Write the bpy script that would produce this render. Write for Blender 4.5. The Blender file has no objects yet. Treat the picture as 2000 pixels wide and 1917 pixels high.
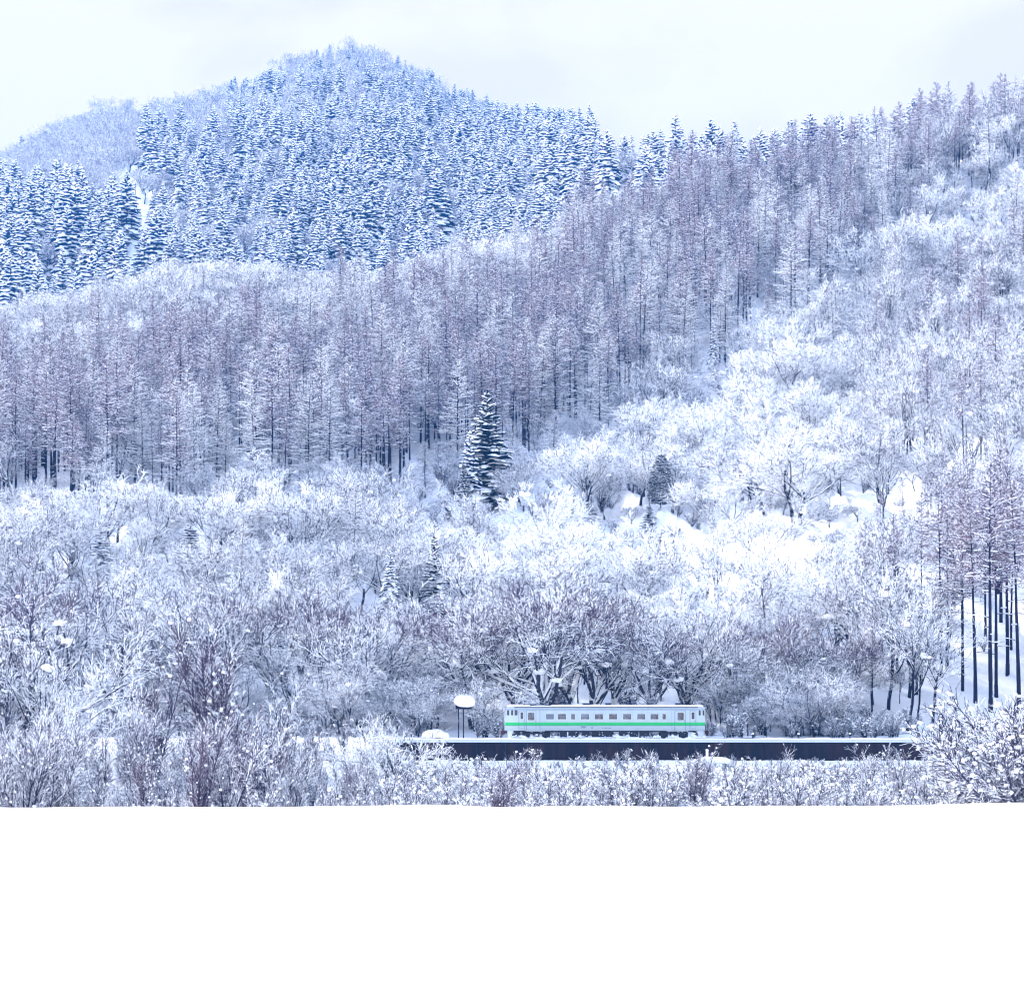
import bpy, math, random
import numpy as np
from mathutils import Vector, Matrix, Quaternion

S = bpy.context.scene
COL = S.collection
F = 5500.0            # focal length in px of the 2000-px-wide photograph
CX, HY = 1000.0, 1435.0   # principal column, horizon row
EYE = 2.8

# ------------------------------------------------------------------ camera
cd = bpy.data.cameras.new('camera'); cam = bpy.data.objects.new('camera', cd); COL.objects.link(cam)
cam.location = (0, 0, EYE); cam.rotation_euler = (math.radians(90), 0, 0)
cd.sensor_width = 36; cd.lens = 36 * F / 2000.0
cd.shift_y = (HY - 958.5) / 2000.0
cd.clip_start = 0.5; cd.clip_end = 30000
S.camera = cam

# ------------------------------------------------------------------ light
SUN_EL, SUN_AZ = math.radians(27), math.radians(-38)   # azimuth from +Y towards +X; sun behind the hill, to the left
S.view_settings.view_transform = 'Standard'; S.view_settings.look = 'None'
S.view_settings.exposure = 3.22; S.view_settings.gamma = 1.0
S.view_settings.use_curve_mapping = False
w = bpy.data.worlds.new('World'); S.world = w; w.use_nodes = True
nt = w.node_tree; N = nt.nodes; L = nt.links
for n in list(N): N.remove(n)
out = N.new('ShaderNodeOutputWorld'); bg = N.new('ShaderNodeBackground'); bg.inputs['Strength'].default_value = 0.11
sky = N.new('ShaderNodeTexSky'); sky.sky_type = 'NISHITA'; sky.sun_disc = False
sky.sun_elevation = SUN_EL; sky.sun_rotation = SUN_AZ; sky.air_density = 1.0; sky.dust_density = 0.6; sky.ozone_density = 1.5
tc = N.new('ShaderNodeTexCoord')
mp = N.new('ShaderNodeMapping'); mp.inputs['Scale'].default_value = (1.0, 1.0, 1.9); mp.inputs['Location'].default_value = (4.6, 1.3, 0.12)
L.new(tc.outputs['Generated'], mp.inputs[0])
cn = N.new('ShaderNodeTexNoise'); cn.inputs['Scale'].default_value = 9.0; cn.inputs['Detail'].default_value = 7; cn.inputs['Roughness'].default_value = 0.5
cn.inputs['Distortion'].default_value = 0.35
L.new(mp.outputs[0], cn.inputs['Vector'])
cr = N.new('ShaderNodeValToRGB')
cr.color_ramp.elements[0].position = 0.42; cr.color_ramp.elements[0].color = (1.05, 0.955, 0.89, 1)
cr.color_ramp.elements[1].position = 0.56; cr.color_ramp.elements[1].color = (1.17, 1.07, 0.985, 1)
L.new(cn.outputs['Fac'], cr.inputs[0])
# cloud bank low over the hills, thinning to blue sky overhead
sx = N.new('ShaderNodeSeparateXYZ'); L.new(tc.outputs['Generated'], sx.inputs[0])
mr = N.new('ShaderNodeMapRange'); mr.inputs['From Min'].default_value = 0.30; mr.inputs['From Max'].default_value = 0.55
mr.inputs['To Min'].default_value = 1.0; mr.inputs['To Max'].default_value = 0.25
L.new(sx.outputs['Z'], mr.inputs['Value'])
my = N.new('ShaderNodeMapRange'); my.inputs['From Min'].default_value = -0.3; my.inputs['From Max'].default_value = 0.3; my.inputs['To Min'].default_value = 0.85
L.new(sx.outputs['Y'], my.inputs['Value'])
mm = N.new('ShaderNodeMath'); mm.operation = 'MULTIPLY'; L.new(mr.outputs[0], mm.inputs[0]); L.new(my.outputs[0], mm.inputs[1])
mx = N.new('ShaderNodeMix'); mx.data_type = 'RGBA'
L.new(mm.outputs[0], mx.inputs['Factor']); 
tn = N.new('ShaderNodeMix'); tn.data_type = 'RGBA'; tn.blend_type = 'MULTIPLY'; tn.inputs['Factor'].default_value = 1.0; tn.inputs['B'].default_value = (1.46, 1.16, 0.97, 1)
L.new(sky.outputs[0], tn.inputs['A']); L.new(tn.outputs['Result'], mx.inputs['A']); L.new(cr.outputs[0], mx.inputs['B'])
L.new(mx.outputs['Result'], bg.inputs['Color']); L.new(bg.outputs[0], out.inputs['Surface'])

sd = bpy.data.lights.new('sun', 'SUN'); sd.energy = 2.0; sd.angle = math.radians(5); sd.color = (1.0, 0.95, 0.88)
so = bpy.data.objects.new('sun', sd); COL.objects.link(so)
dv = Vector((math.sin(SUN_AZ) * math.cos(SUN_EL), math.cos(SUN_AZ) * math.cos(SUN_EL), math.sin(SUN_EL)))
so.rotation_euler = dv.to_track_quat('Z', 'Y').to_euler()

S.render.engine = 'CYCLES'
S.cycles.max_bounces = 4; S.cycles.diffuse_bounces = 3; S.cycles.glossy_bounces = 2
S.cycles.transparent_max_bounces = 6; S.cycles.transmission_bounces = 2; S.cycles.volume_bounces = 0
S.cycles.use_denoising = True; S.cycles.denoiser = 'OPENIMAGEDENOISE'; S.cycles.denoising_prefilter = 'ACCURATE'
S.cycles.pixel_filter_type = 'BLACKMAN_HARRIS'; S.cycles.filter_width = 1.2
S.render.use_persistent_data = False

# ------------------------------------------------------------------ materials
def mat(name, base, rough=0.8, metal=0.0, spec=0.3):
    m = bpy.data.materials.new(name); m.use_nodes = True
    b = m.node_tree.nodes['Principled BSDF']
    b.inputs['Base Color'].default_value = (*base, 1); b.inputs['Roughness'].default_value = rough
    b.inputs['Metallic'].default_value = metal; b.inputs['Specular IOR Level'].default_value = spec
    return m

SNOWC = (0.86, 0.885, 0.93)
def snowy(name, dark, t, amp=0.5, scale=3.0, soft=0.12, dark2=None, snow=SNOWC):
    """bark, needles or twigs carrying snow on whatever faces upwards"""
    m = bpy.data.materials.new(name); m.use_nodes = True
    nt = m.node_tree; N = nt.nodes; L = nt.links
    for n in list(N): N.remove(n)
    o = N.new('ShaderNodeOutputMaterial'); d = N.new('ShaderNodeBsdfDiffuse'); L.new(d.outputs[0], o.inputs[0])
    g = N.new('ShaderNodeNewGeometry'); s = N.new('ShaderNodeSeparateXYZ'); L.new(g.outputs['Normal'], s.inputs[0])
    no = N.new('ShaderNodeTexNoise'); no.inputs['Scale'].default_value = scale; no.inputs['Detail'].default_value = 2
    L.new(g.outputs['Position'], no.inputs['Vector'])
    ma = N.new('ShaderNodeMath'); ma.operation = 'MULTIPLY_ADD'; ma.inputs[1].default_value = amp * 2
    L.new(no.outputs['Fac'], ma.inputs[0]); L.new(s.outputs['Z'], ma.inputs[2])
    r = N.new('ShaderNodeMapRange'); r.inputs['From Min'].default_value = t + amp - soft; r.inputs['From Max'].default_value = t + amp + soft
    L.new(ma.outputs[0], r.inputs['Value'])
    mx = N.new('ShaderNodeMix'); mx.data_type = 'RGBA'; mx.inputs['B'].default_value = (*snow, 1)
    if dark2:
        n2 = N.new('ShaderNodeTexNoise'); n2.inputs['Scale'].default_value = 0.35; L.new(g.outputs['Position'], n2.inputs['Vector'])
        m2 = N.new('ShaderNodeMix'); m2.data_type = 'RGBA'; m2.inputs['A'].default_value = (*dark, 1); m2.inputs['B'].default_value = (*dark2, 1)
        r2 = N.new('ShaderNodeMapRange'); r2.inputs['From Min'].default_value = 0.4; r2.inputs['From Max'].default_value = 0.6
        L.new(n2.outputs['Fac'], r2.inputs['Value']); L.new(r2.outputs[0], m2.inputs['Factor']); L.new(m2.outputs['Result'], mx.inputs['A'])
    else:
        mx.inputs['A'].default_value = (*dark, 1)
    L.new(r.outputs[0], mx.inputs['Factor']); L.new(mx.outputs['Result'], d.inputs['Color'])
    return m

def snow_mat(name, bump=0.15, scale=0.6, col=SNOWC):
    m = bpy.data.materials.new(name); m.use_nodes = True
    nt = m.node_tree; N = nt.nodes; L = nt.links
    b = N['Principled BSDF']; b.inputs['Roughness'].default_value = 0.75; b.inputs['Specular IOR Level'].default_value = 0.15
    b.inputs['Base Color'].default_value = (*col, 1)
    g = N.new('ShaderNodeNewGeometry'); no = N.new('ShaderNodeTexNoise'); no.inputs['Scale'].default_value = scale; no.inputs['Detail'].default_value = 6
    L.new(g.outputs['Position'], no.inputs['Vector'])
    bp = N.new('ShaderNodeBump'); bp.inputs['Strength'].default_value = bump; bp.inputs['Distance'].default_value = 0.3
    L.new(no.outputs['Fac'], bp.inputs['Height']); L.new(bp.outputs[0], b.inputs['Normal'])
    return m

M_SNOW = snow_mat('snow_ground', 0.3, 0.5)
M_FIELD = snow_mat('snow_field', 0.04, 0.8, (0.90, 0.91, 0.93))
M_PAD = snow_mat('snow_clump', 0.1, 4.0, (0.88, 0.90, 0.94))
M_BARK = snowy('bark_dark', (0.020, 0.020, 0.034), 0.30, 0.55, 2.2)
M_BARK_W = snowy('bark_plastered', (0.040, 0.038, 0.055), 0.05, 0.6, 1.6)
M_TWIG = snowy('twig_frosted', (0.032, 0.028, 0.058), -0.15, 0.5, 1.2)
M_TWIGW = snowy('twig_laden', (0.050, 0.045, 0.085), -0.50, 0.5, 1.2)
M_TWIGB = snowy('twig_brown', (0.060, 0.046, 0.085), 0.36, 0.5, 1.2, dark2=(0.082, 0.055, 0.078))
M_LARCH = snowy('larch_twig', (0.16, 0.095, 0.135), 0.30, 0.5, 0.8, dark2=(0.075, 0.06, 0.12))
M_BARKD = snowy('bark_bare', (0.022, 0.020, 0.040), 0.55, 0.5, 1.8)
M_TWIGS = snowy('twig_scrub', (0.038, 0.034, 0.062), 0.12, 0.5, 1.4)
M_NEEDLE = snowy('needles', (0.006, 0.026, 0.085), -0.12, 0.45, 1.5)  # blue of distant haze and shade is put into the needle colour
M_NEEDLED = snowy('needles_dark', (0.012, 0.020, 0.026), 0.55, 0.5, 1.2)
M_LEAF = snowy('dry_leaves', (0.30, 0.14, 0.07), 0.3, 0.5, 1.2)

# ------------------------------------------------------------------ mesh building
class MB:
    def __init__(s): s.v = []; s.f4 = []; s.f3 = []; s.m4 = []; s.m3 = []; s.n = 0
    def add(s, V, Fq=None, Ft=None, mi=0):
        V = np.asarray(V, dtype=np.float32).reshape(-1, 3); s.v.append(V)
        if Fq is not None and len(Fq):
            Fq = np.asarray(Fq, dtype=np.int32).reshape(-1, 4); s.f4.append(Fq + s.n); s.m4.append(np.full(len(Fq), mi, np.int32))
        if Ft is not None and len(Ft):
            Ft = np.asarray(Ft, dtype=np.int32).reshape(-1, 3); s.f3.append(Ft + s.n); s.m3.append(np.full(len(Ft), mi, np.int32))
        s.n += len(V); return s
    def box(s, x0, x1, y0, y1, z0, z1, mi=0):
        V = [(x0,y0,z0),(x1,y0,z0),(x1,y1,z0),(x0,y1,z0),(x0,y0,z1),(x1,y0,z1),(x1,y1,z1),(x0,y1,z1)]
        return s.add(V, [(0,3,2,1),(4,5,6,7),(0,1,5,4),(1,2,6,5),(2,3,7,6),(3,0,4,7)], mi=mi)
    def prism(s, poly, y0, y1, mi=0):       # poly in (x,z), extruded along y
        n = len(poly); V = [(x, y0, z) for x, z in poly] + [(x, y1, z) for x, z in poly]
        s.add(V, [(i, (i+1) % n, (i+1) % n + n, i + n) for i in range(n)], mi=mi)
        c0 = (sum(p[0] for p in poly)/n, sum(p[1] for p in poly)/n)
        for y in (y0, y1):
            W = [(x, y, z) for x, z in poly] + [(c0[0], y, c0[1])]
            s.add(W, Ft=[(i, (i+1) % n, n) for i in range(n)], mi=mi)
        return s
    def prismx(s, poly, x0, x1, mi=0):      # poly in (y,z), extruded along x
        n = len(poly); V = [(x0, y, z) for y, z in poly] + [(x1, y, z) for y, z in poly]
        s.add(V, [(i, (i+1) % n, (i+1) % n + n, i + n) for i in range(n)], mi=mi)
        cy, cz = sum(p[0] for p in poly)/n, sum(p[1] for p in poly)/n
        for x in (x0, x1):
            W = [(x, y, z) for y, z in poly] + [(x, cy, cz)]
            s.add(W, Ft=[(i, (i+1) % n, n) for i in range(n)], mi=mi)
        return s
    def cyly(s, cx, cz, r, y0, y1, k=20, mi=0):
        return s.prism([(cx + r*math.cos(6.28318*i/k), cz + r*math.sin(6.28318*i/k)) for i in range(k)], y0, y1, mi)
    def tubes(s, P, Q, R0, R1, k, mi):
        """many tapered prisms at once"""
        P = np.asarray(P, float); Q = np.asarray(Q, float); R0 = np.asarray(R0, float); R1 = np.asarray(R1, float)
        if not len(P): return s
        D = Q - P; D /= np.linalg.norm(D, axis=1)[:, None] + 1e-9
        A = np.where(np.abs(D[:, 2:3]) > 0.9, np.array([[1., 0, 0]]), np.array([[0, 0, 1.]]))
        U = np.cross(D, A); U /= np.linalg.norm(U, axis=1)[:, None]; W = np.cross(U, D)
        n = len(P); V = np.zeros((n, 2*k, 3))
        ph = (np.arange(n) * 2.399) % 6.283
        for i in range(k):
            a = ph + 2*math.pi*i/k
            o = U*np.cos(a)[:, None] + W*np.sin(a)[:, None]
            V[:, i] = P + o*R0[:, None]; V[:, k+i] = Q + o*R1[:, None]
        base = (np.arange(n)*2*k)[:, None]
        Fq = np.concatenate([base + np.array([[i, k+i, k+(i+1) % k, (i+1) % k]]) for i in range(k)])
        return s.add(V.reshape(-1, 3), Fq, mi=mi)
    def blobs(s, C, SC, rng, mi=0, rot=None):
        """many squashed lumpy icosahedra"""
        C = np.asarray(C, float); SC = np.asarray(SC, float)
        if not len(C): return s
        n = len(C); J = 1 + 0.28*(rng.random((n, 12, 1)) - 0.5)*2
        V = ICO[None]*SC[:, None, :]*J
        if rot is not None:
            V = np.einsum('nij,nkj->nki', rot, V)
        V = V + C[:, None, :]
        Ft = (ICOF[None] + (np.arange(n)*12)[:, None, None]).reshape(-1, 3)
        return s.add(V.reshape(-1, 3), Ft=Ft, mi=mi)
    def mesh(s, name, mats, smooth=False):
        me = bpy.data.meshes.new(name); V = np.concatenate(s.v)
        f4 = np.concatenate(s.f4) if s.f4 else np.zeros((0, 4), np.int32); f3 = np.concatenate(s.f3) if s.f3 else np.zeros((0, 3), np.int32)
        mi = np.concatenate([*s.m4, *s.m3]) if (s.m4 or s.m3) else np.zeros(0, np.int32)
        me.vertices.add(len(V)); me.vertices.foreach_set('co', V.ravel())
        lp = np.concatenate([f4.ravel(), f3.ravel()]); me.loops.add(len(lp)); me.loops.foreach_set('vertex_index', lp)
        tot = np.concatenate([np.full(len(f4), 4), np.full(len(f3), 3)]).astype(np.int32)
        st = np.concatenate([[0], np.cumsum(tot)[:-1]]).astype(np.int32)
        me.polygons.add(len(tot)); me.polygons.foreach_set('loop_start', st)
        me.polygons.foreach_set('material_index', mi)
        for m in mats: me.materials.append(m)
        me.polygons.foreach_set('use_smooth', np.full(len(tot), smooth))
        me.update(calc_edges=True); me.validate()
        return me
    def build(s, name, mats, parent=None, smooth=False, loc=None):
        if not isinstance(mats, (list, tuple)): mats = [mats]
        o = bpy.data.objects.new(name, s.mesh(name, mats, smooth)); COL.objects.link(o)
        if parent is not None: o.parent = parent
        if loc is not None: o.location = loc
        return o
t_ = (1 + 5**.5)/2
ICO = np.array([(-1,t_,0),(1,t_,0),(-1,-t_,0),(1,-t_,0),(0,-1,t_),(0,1,t_),(0,-1,-t_),(0,1,-t_),(t_,0,-1),(t_,0,1),(-t_,0,-1),(-t_,0,1)])/math.sqrt(1+t_*t_)
ICOF = np.array([(0,11,5),(0,5,1),(0,1,7),(0,7,10),(0,10,11),(1,5,9),(5,11,4),(11,10,2),(10,7,6),(7,1,8),(3,9,4),(3,4,2),(3,2,6),(3,6,8),(3,8,9),(4,9,5),(2,4,11),(6,2,10),(8,6,7),(9,8,1)])

def tag(o, label=None, cat=None, group=None, kind=None):
    if label: o['label'] = label
    if cat: o['category'] = cat
    if group: o['group'] = group
    if kind: o['kind'] = kind
    return o
def empty(name, loc, rz=0.0):
    o = bpy.data.objects.new(name, None); COL.objects.link(o); o.location = loc; o.rotation_euler = (0, 0, rz); o.empty_display_size = 0.5
    return o

# ------------------------------------------------------------------ the lie of the land
def zof(Y, d): return EYE - (Y - HY)/F*d
COLS = [-600, 0, 400, 700, 1000, 1200, 1400, 1700, 2000, 2600]
ROWS = {
 304: [1441]*10,
 314: [1438]*10,
 330: [1400,1400,1405,1410,1412,1412,1405,1395,1385,1370],
 360: [1200,1230,1250,1270,1290,1290,1270,1225,1180,1150],
 400: [1060,1080,1110,1140,1150,1150,1110,1000,930,880],
 480: [930,950,900,930,930,940,900,850,760,690],
 560: [800,830,760,760,750,720,650,600,525,460],
 600: [700,720,640,680,680,610,560,515,415,340],
 650: [690,700,600,640,570,490,440,390,285,220],
 700: [760,760,650,640,560,470,425,385,285,220],
 820: [860,840,780,730,620,500,450,430,400,350],
 1000:[700,640,620,600,520,372,365,345,345,360],
}
RD = sorted(ROWS); RA = np.array([ROWS[d] for d in RD], float)
FARC = [-1500, -600, 0, 110, 220, 330, 430, 560, 680, 780, 840, 860, 930, 1000, 1080, 1150, 1300, 1700, 2600, 5000]
FARY = [430, 410, 352, 296, 250, 246, 215, 166, 128, 158, 182, 222, 240, 270, 296, 330, 370, 390, 430, 460]
def lowz(X, d):
    return -4.6 + 0.5*math.sin(X*0.006) + 0.3*math.sin(d*0.05)
def zg(X, d):
    """ground height at photo column X and distance d"""
    if d <= 304:
        low = lowz(X, d); top = zof(1441, 304)
        on_wall = min(1, max(0, (X - 750)/25.0)) * min(1, max(0, (1945 - X)/30.0))
        # snowy bank down from the line to the low ground; where the wall stands the bank starts at its foot
        if on_wall >= 1:
            if d > 299: return top - 0.35
            if d > 295.2: return 0.0
            t = min(1, (295.2 - d)/14.0); t = t*t*(3-2*t)
            return 0.05 + (low - 0.05)*t
        z1 = top if d > 297 else None
        t = min(1, max(0, (297 - d)/20.0)); t = t*t*(3-2*t)
        za = top + (low - top)*t
        if on_wall <= 0: return za
        if d > 299: return top - 0.35*on_wall
        t = min(1, max(0, (295.2 - d)/14.0)); t = t*t*(3-2*t)
        zb = 0.05 + (low - 0.05)*t
        return za + (zb - za)*on_wall
    if d <= 1000:
        i = max(0, min(len(RD)-2, int(np.searchsorted(RD, d) - 1)))
        f = (d - RD[i])/(RD[i+1] - RD[i])
        za = zof(float(np.interp(X, COLS, RA[i])), RD[i]); zb = zof(float(np.interp(X, COLS, RA[i+1])), RD[i+1])
        z = za + (zb - za)*f
    else:
        B = zof(float(np.interp(X, COLS, RA[-1])), 1000); T = zof(float(np.interp(X, FARC, FARY)), 1850)
        if X > 1150:
            k = min(1, (X-1150)/150.0); B2 = B; T = T*(1-k) + (B-25)*k
        if d <= 1850: 
            f = (d-1000)/850.0; f = f**0.85
            z = B + (T - B)*f
        else:
            f = min(1, (d-1850)/700.0); z = T + (60 - T)*f*f*(3-2*f)
    a = min(1, max(0, (d-318)/60.0))*(1 + max(0, (d-700)/500.0))
    z += a*(1.2*math.sin(X*d*1.1e-4+2) + 0.8*math.sin(X*d*2.3e-4 + d*0.05) + 0.5*math.sin(d*0.13 + X*0.02))
    return z
def wx(X, d): return (X - CX)/F*d
def gp(X, d): return Vector((wx(X, d), d, zg(X, d)))
def gY(X, d): return HY + (EYE - zg(X, d))*F/d
def find_d(X, Y, lo=306, hi=700):
    best = lo
    d = lo
    while d < hi:
        if gY(X, d) <= Y: return d
        d += 2
    return hi

Xs = list(np.arange(-9000, -500, 250)) + list(np.arange(-500, -40, 40)) + list(np.arange(-40, 2041, 13)) + list(np.arange(2080, 2500, 40)) + list(np.arange(2500, 11001, 250))
Ds = list(np.arange(121, 266, 9)) + list(np.arange(268, 290, 3)) + list(np.arange(290, 306, 1)) + list(np.arange(306, 420, 3)) + list(np.arange(420, 720, 6)) + list(np.arange(720, 1000, 14)) + list(np.arange(1000, 2000, 25)) + list(np.arange(2000, 2700, 70)) + [3500, 5000, 9000]
V = [(wx(X, d), d, zg(X, d)) for d in Ds for X in Xs]
nx = len(Xs); Fq = [(j*nx+i, j*nx+i+1, (j+1)*nx+i+1, (j+1)*nx+i) for j in range(len(Ds)-1) for i in range(nx-1)]
tag(MB().add(V, Fq).build('hillside_terrain', M_SNOW, smooth=True), 'snow covered wooded hillside rising behind the railway', kind='structure')

# foreground field of untouched snow
def zfield(x, y):
    z = 0.05*math.sin(x*0.11+1)*math.sin(y*0.07) + 0.035*math.sin(x*0.05 - y*0.11)
    # wind-blown lip on the right, and the crest along the far edge
    fx = min(1, max(0, (x-5.0)/3.5)); yl = 67.9 + 0.12*math.sin(x*.5) + 0.05*math.sin(x*1.7)
    t = min(1, max(0, (y-yl)/0.13)); z -= 0.105*fx*(1-t)*math.exp(-max(0, yl-y)/3.0)         # low wind-cut step in the snow, right
    fx = min(1, max(0, (x-9.5)/4)); t = min(1, max(0, (y-80.3-0.1*math.sin(x*.6))/0.12)); z -= 0.03*fx*(1-t)*math.exp(-max(0, 80.3-y)/2.0)
    u = (x+2.35)*0.93 + (y-101.5)*0.11; v = (y-101.5) - (x+2.35)*-7.0                          # short crease near the far edge
    if -0.5 < x+2.1 < 0.55: q = (y - (101.5 - (x+2.1)*4.5)); z += 0.09*math.exp(-(q/0.9)**2)*(1 if q > 0 else math.exp(-(q/0.25)**2))*max(0, 1-abs(x+2.1)/0.55)
    e = -0.17 - 0.05*math.exp(-((x+0.5)/2.0)**2) + 0.10*math.exp(-((x+3.0)/2.2)**2) + 0.16*min(1, max(0, (x-13)/9.0)) + 0.02*math.sin(x*.7)
    f = min(1, max(0, (y-90)/25.0)); f = f*f*(3-2*f)
    z = z*(1-f*0.7) + e*f
    if y > 117: 
        t = (y-117)/8.0; z -= 5.5*t*t*(3-2*t)
    return z
ys = list(np.arange(-60, 0, 10)) + list(np.arange(0, 60, 2.0)) + list(np.arange(60, 67.4, 0.6)) + list(np.arange(67.4, 68.5, 0.05)) + list(np.arange(68.5, 80, 0.6)) + list(np.arange(80, 80.8, 0.06)) + list(np.arange(81, 98, 1.0)) + list(np.arange(98, 105, 0.15)) + list(np.arange(105, 112, 1)) + list(np.arange(112, 126, 0.5))
xs = list(np.arange(-900, -40, 40)) + list(np.arange(-40, -6, 0.8)) + list(np.arange(-6, 0, 0.12)) + list(np.arange(0, 40.1, 0.5)) + list(np.arange(60, 901, 40))
nx = len(xs)
V = [(x, y, zfield(x, y)) for y in ys for x in xs]
Fq = [(j*nx+i, j*nx+i+1, (j+1)*nx+i+1, (j+1)*nx+i) for j in range(len(ys)-1) for i in range(nx-1)]
tag(MB().add(V, Fq).build('snow_field', M_FIELD, smooth=True), 'smooth untouched white snow field in front', kind='structure')

r9 = random.Random(77); A_, B_ = [], []
for i in range(1500):
    x = r9.uniform(-26, 26); y = 117.2 + abs(r9.gauss(0, 0.5)); z = zfield(x, y); h = r9.uniform(.03, .13)
    if math.sin(x*1.7) + math.sin(x*.6+1) < -.5: continue
    A_.append((x, y, z-.05)); B_.append((x + r9.uniform(-.05, .05), y, z + h))
tag(MB().tubes(A_, B_, [.008]*len(A_), [.006]*len(A_), 3, 0).build('dry_grass', mat('grass_stalk', (0.16, 0.10, 0.07), 0.9)), 'short dry stubble poking through snow along the field edge', kind='stuff')
# ------------------------------------------------------------------ railway wall, track, train
RZ = zof(1441, 300)             # rail top
M_CONC = mat('pale_concrete', (0.60, 0.68, 0.78), 0.9)
M_STEEL = mat('dark_girder', (0.010, 0.008, 0.012), 0.7)
M_DARK = mat('underframe_black', (0.012, 0.014, 0.022), 0.6)
M_NAVY = mat('roof_navy', (0.018, 0.035, 0.085), 0.5)
def wall_mat():
    m = mat('stained_wall', (0.03, 0.022, 0.035), 0.85); nt = m.node_tree; N = nt.nodes; L = nt.links; b = N['Principled BSDF']
    g = N.new('ShaderNodeNewGeometry'); mp = N.new('ShaderNodeMapping'); mp.inputs['Scale'].default_value = (1.2, 1, 0.22); L.new(g.outputs['Position'], mp.inputs[0])
    n = N.new('ShaderNodeTexNoise'); n.inputs['Scale'].default_value = 1.0; n.inputs['Detail'].default_value = 5; L.new(mp.outputs[0], n.inputs[0])
    r = N.new('ShaderNodeValToRGB'); r.color_ramp.elements[0].position = 0.4; r.color_ramp.elements[0].color = (0.006, 0.005, 0.011, 1)
    r.color_ramp.elements[1].position = 0.66; r.color_ramp.elements[1].color = (0.026, 0.012, 0.014, 1)
    L.new(n.outputs['Fac'], r.inputs[0]); L.new(r.outputs[0], b.inputs['Base Color']); return m
M_WALL = wall_mat()
xw0, xw1 = wx(772, 296.5), wx(1925, 296.5)
wall = empty('retaining_wall', (xw0, 296.5, 0)); WL = xw1 - xw0
tag(wall, 'long dark stained retaining wall under the snowy railway line', 'wall')
MB().box(0, WL, 0, 6, -3, 2.04).build('wall', M_WALL, wall)
mb = MB(); mb.box(-0.2, WL+0.2, -0.28, 0.0, 2.043, 2.33).build('coping', M_CONC, wall)
rng = np.random.default_rng(5)
mb = MB(); n = 420     # cushion of snow along the coping
xx = np.linspace(-0.2, WL+0.2, n); hh = 0.08 + 0.05*np.convolve(rng.random(n), np.ones(5)/5, 'same') + 0.03*np.sin(xx*1.3)
prof = lambda h: [(-0.33, 2.334), (-0.34, 2.334+h*.6), (-0.22, 2.334+h), (0.3, 2.334+h*1.05), (0.9, 2.334+h*.6), (6.0, 2.36)]
V = [(x, y, z) for x, h in zip(xx, hh) for y, z in prof(h)]
mb.add(V, [(i*6+j, (i+1)*6+j, (i+1)*6+j+1, i*6+j+1) for i in range(n-1) for j in range(5)])
mb.build('snow_cap', M_PAD, wall, smooth=True)
mb = MB()
for x in np.arange(2.4, WL, 3.05): mb.box(x, x+0.10, -0.06, -0.002, -1, 2.04)
mb.build('wall_rib', M_STEEL, wall)
# snow ledge at the foot of the wall
mb = MB(); n = 300; xx = np.linspace(-1, WL+1, n); hh = 0.16 + 0.05*np.sin(xx*.5) + 0.05*rng.random(n)
V = [p for x, h in zip(xx, hh) for p in ((x, -1.3, -0.7), (x, -1.25, 0.0+h*.4), (x, -1.0, 0.02+h*.5), (x, -0.05, 0.02+h*.6))]
mb.add(V, [(i*4+j, (i+1)*4+j, (i+1)*4+j+1, i*4+j+1) for i in range(n-1) for j in range(3)])
mb.build('footing', M_PAD, wall, smooth=True)
# rails and sleepers just proud of the snow
trk = empty('railway_track', (wx(300, 300), 300, RZ)); TL = wx(2100, 300) - wx(300, 300)
tag(trk, 'snow-buried railway track with its two rail heads showing', 'railway track')
for yy in (-0.5335, 0.5335): MB().box(0, TL, yy-0.032, yy+0.032, -0.14, 0.0).build('rail', mat('rail_steel', (0.15, 0.15, 0.18), 0.35, 1.0), trk)
mb = MB(); xx = np.linspace(0, TL, 500)
V = [p for x in xx for p in ((x, -2.6, -0.12), (x, -0.62, -0.07), (x, 0.62, -0.07), (x, 3.0, -0.12))]
mb.add(V, [(i*4+j, (i+1)*4+j, (i+1)*4+j+1, i*4+j+1) for i in range(499) for j in range(3)]).build('ballast_snow', M_PAD, trk, smooth=True)

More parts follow.
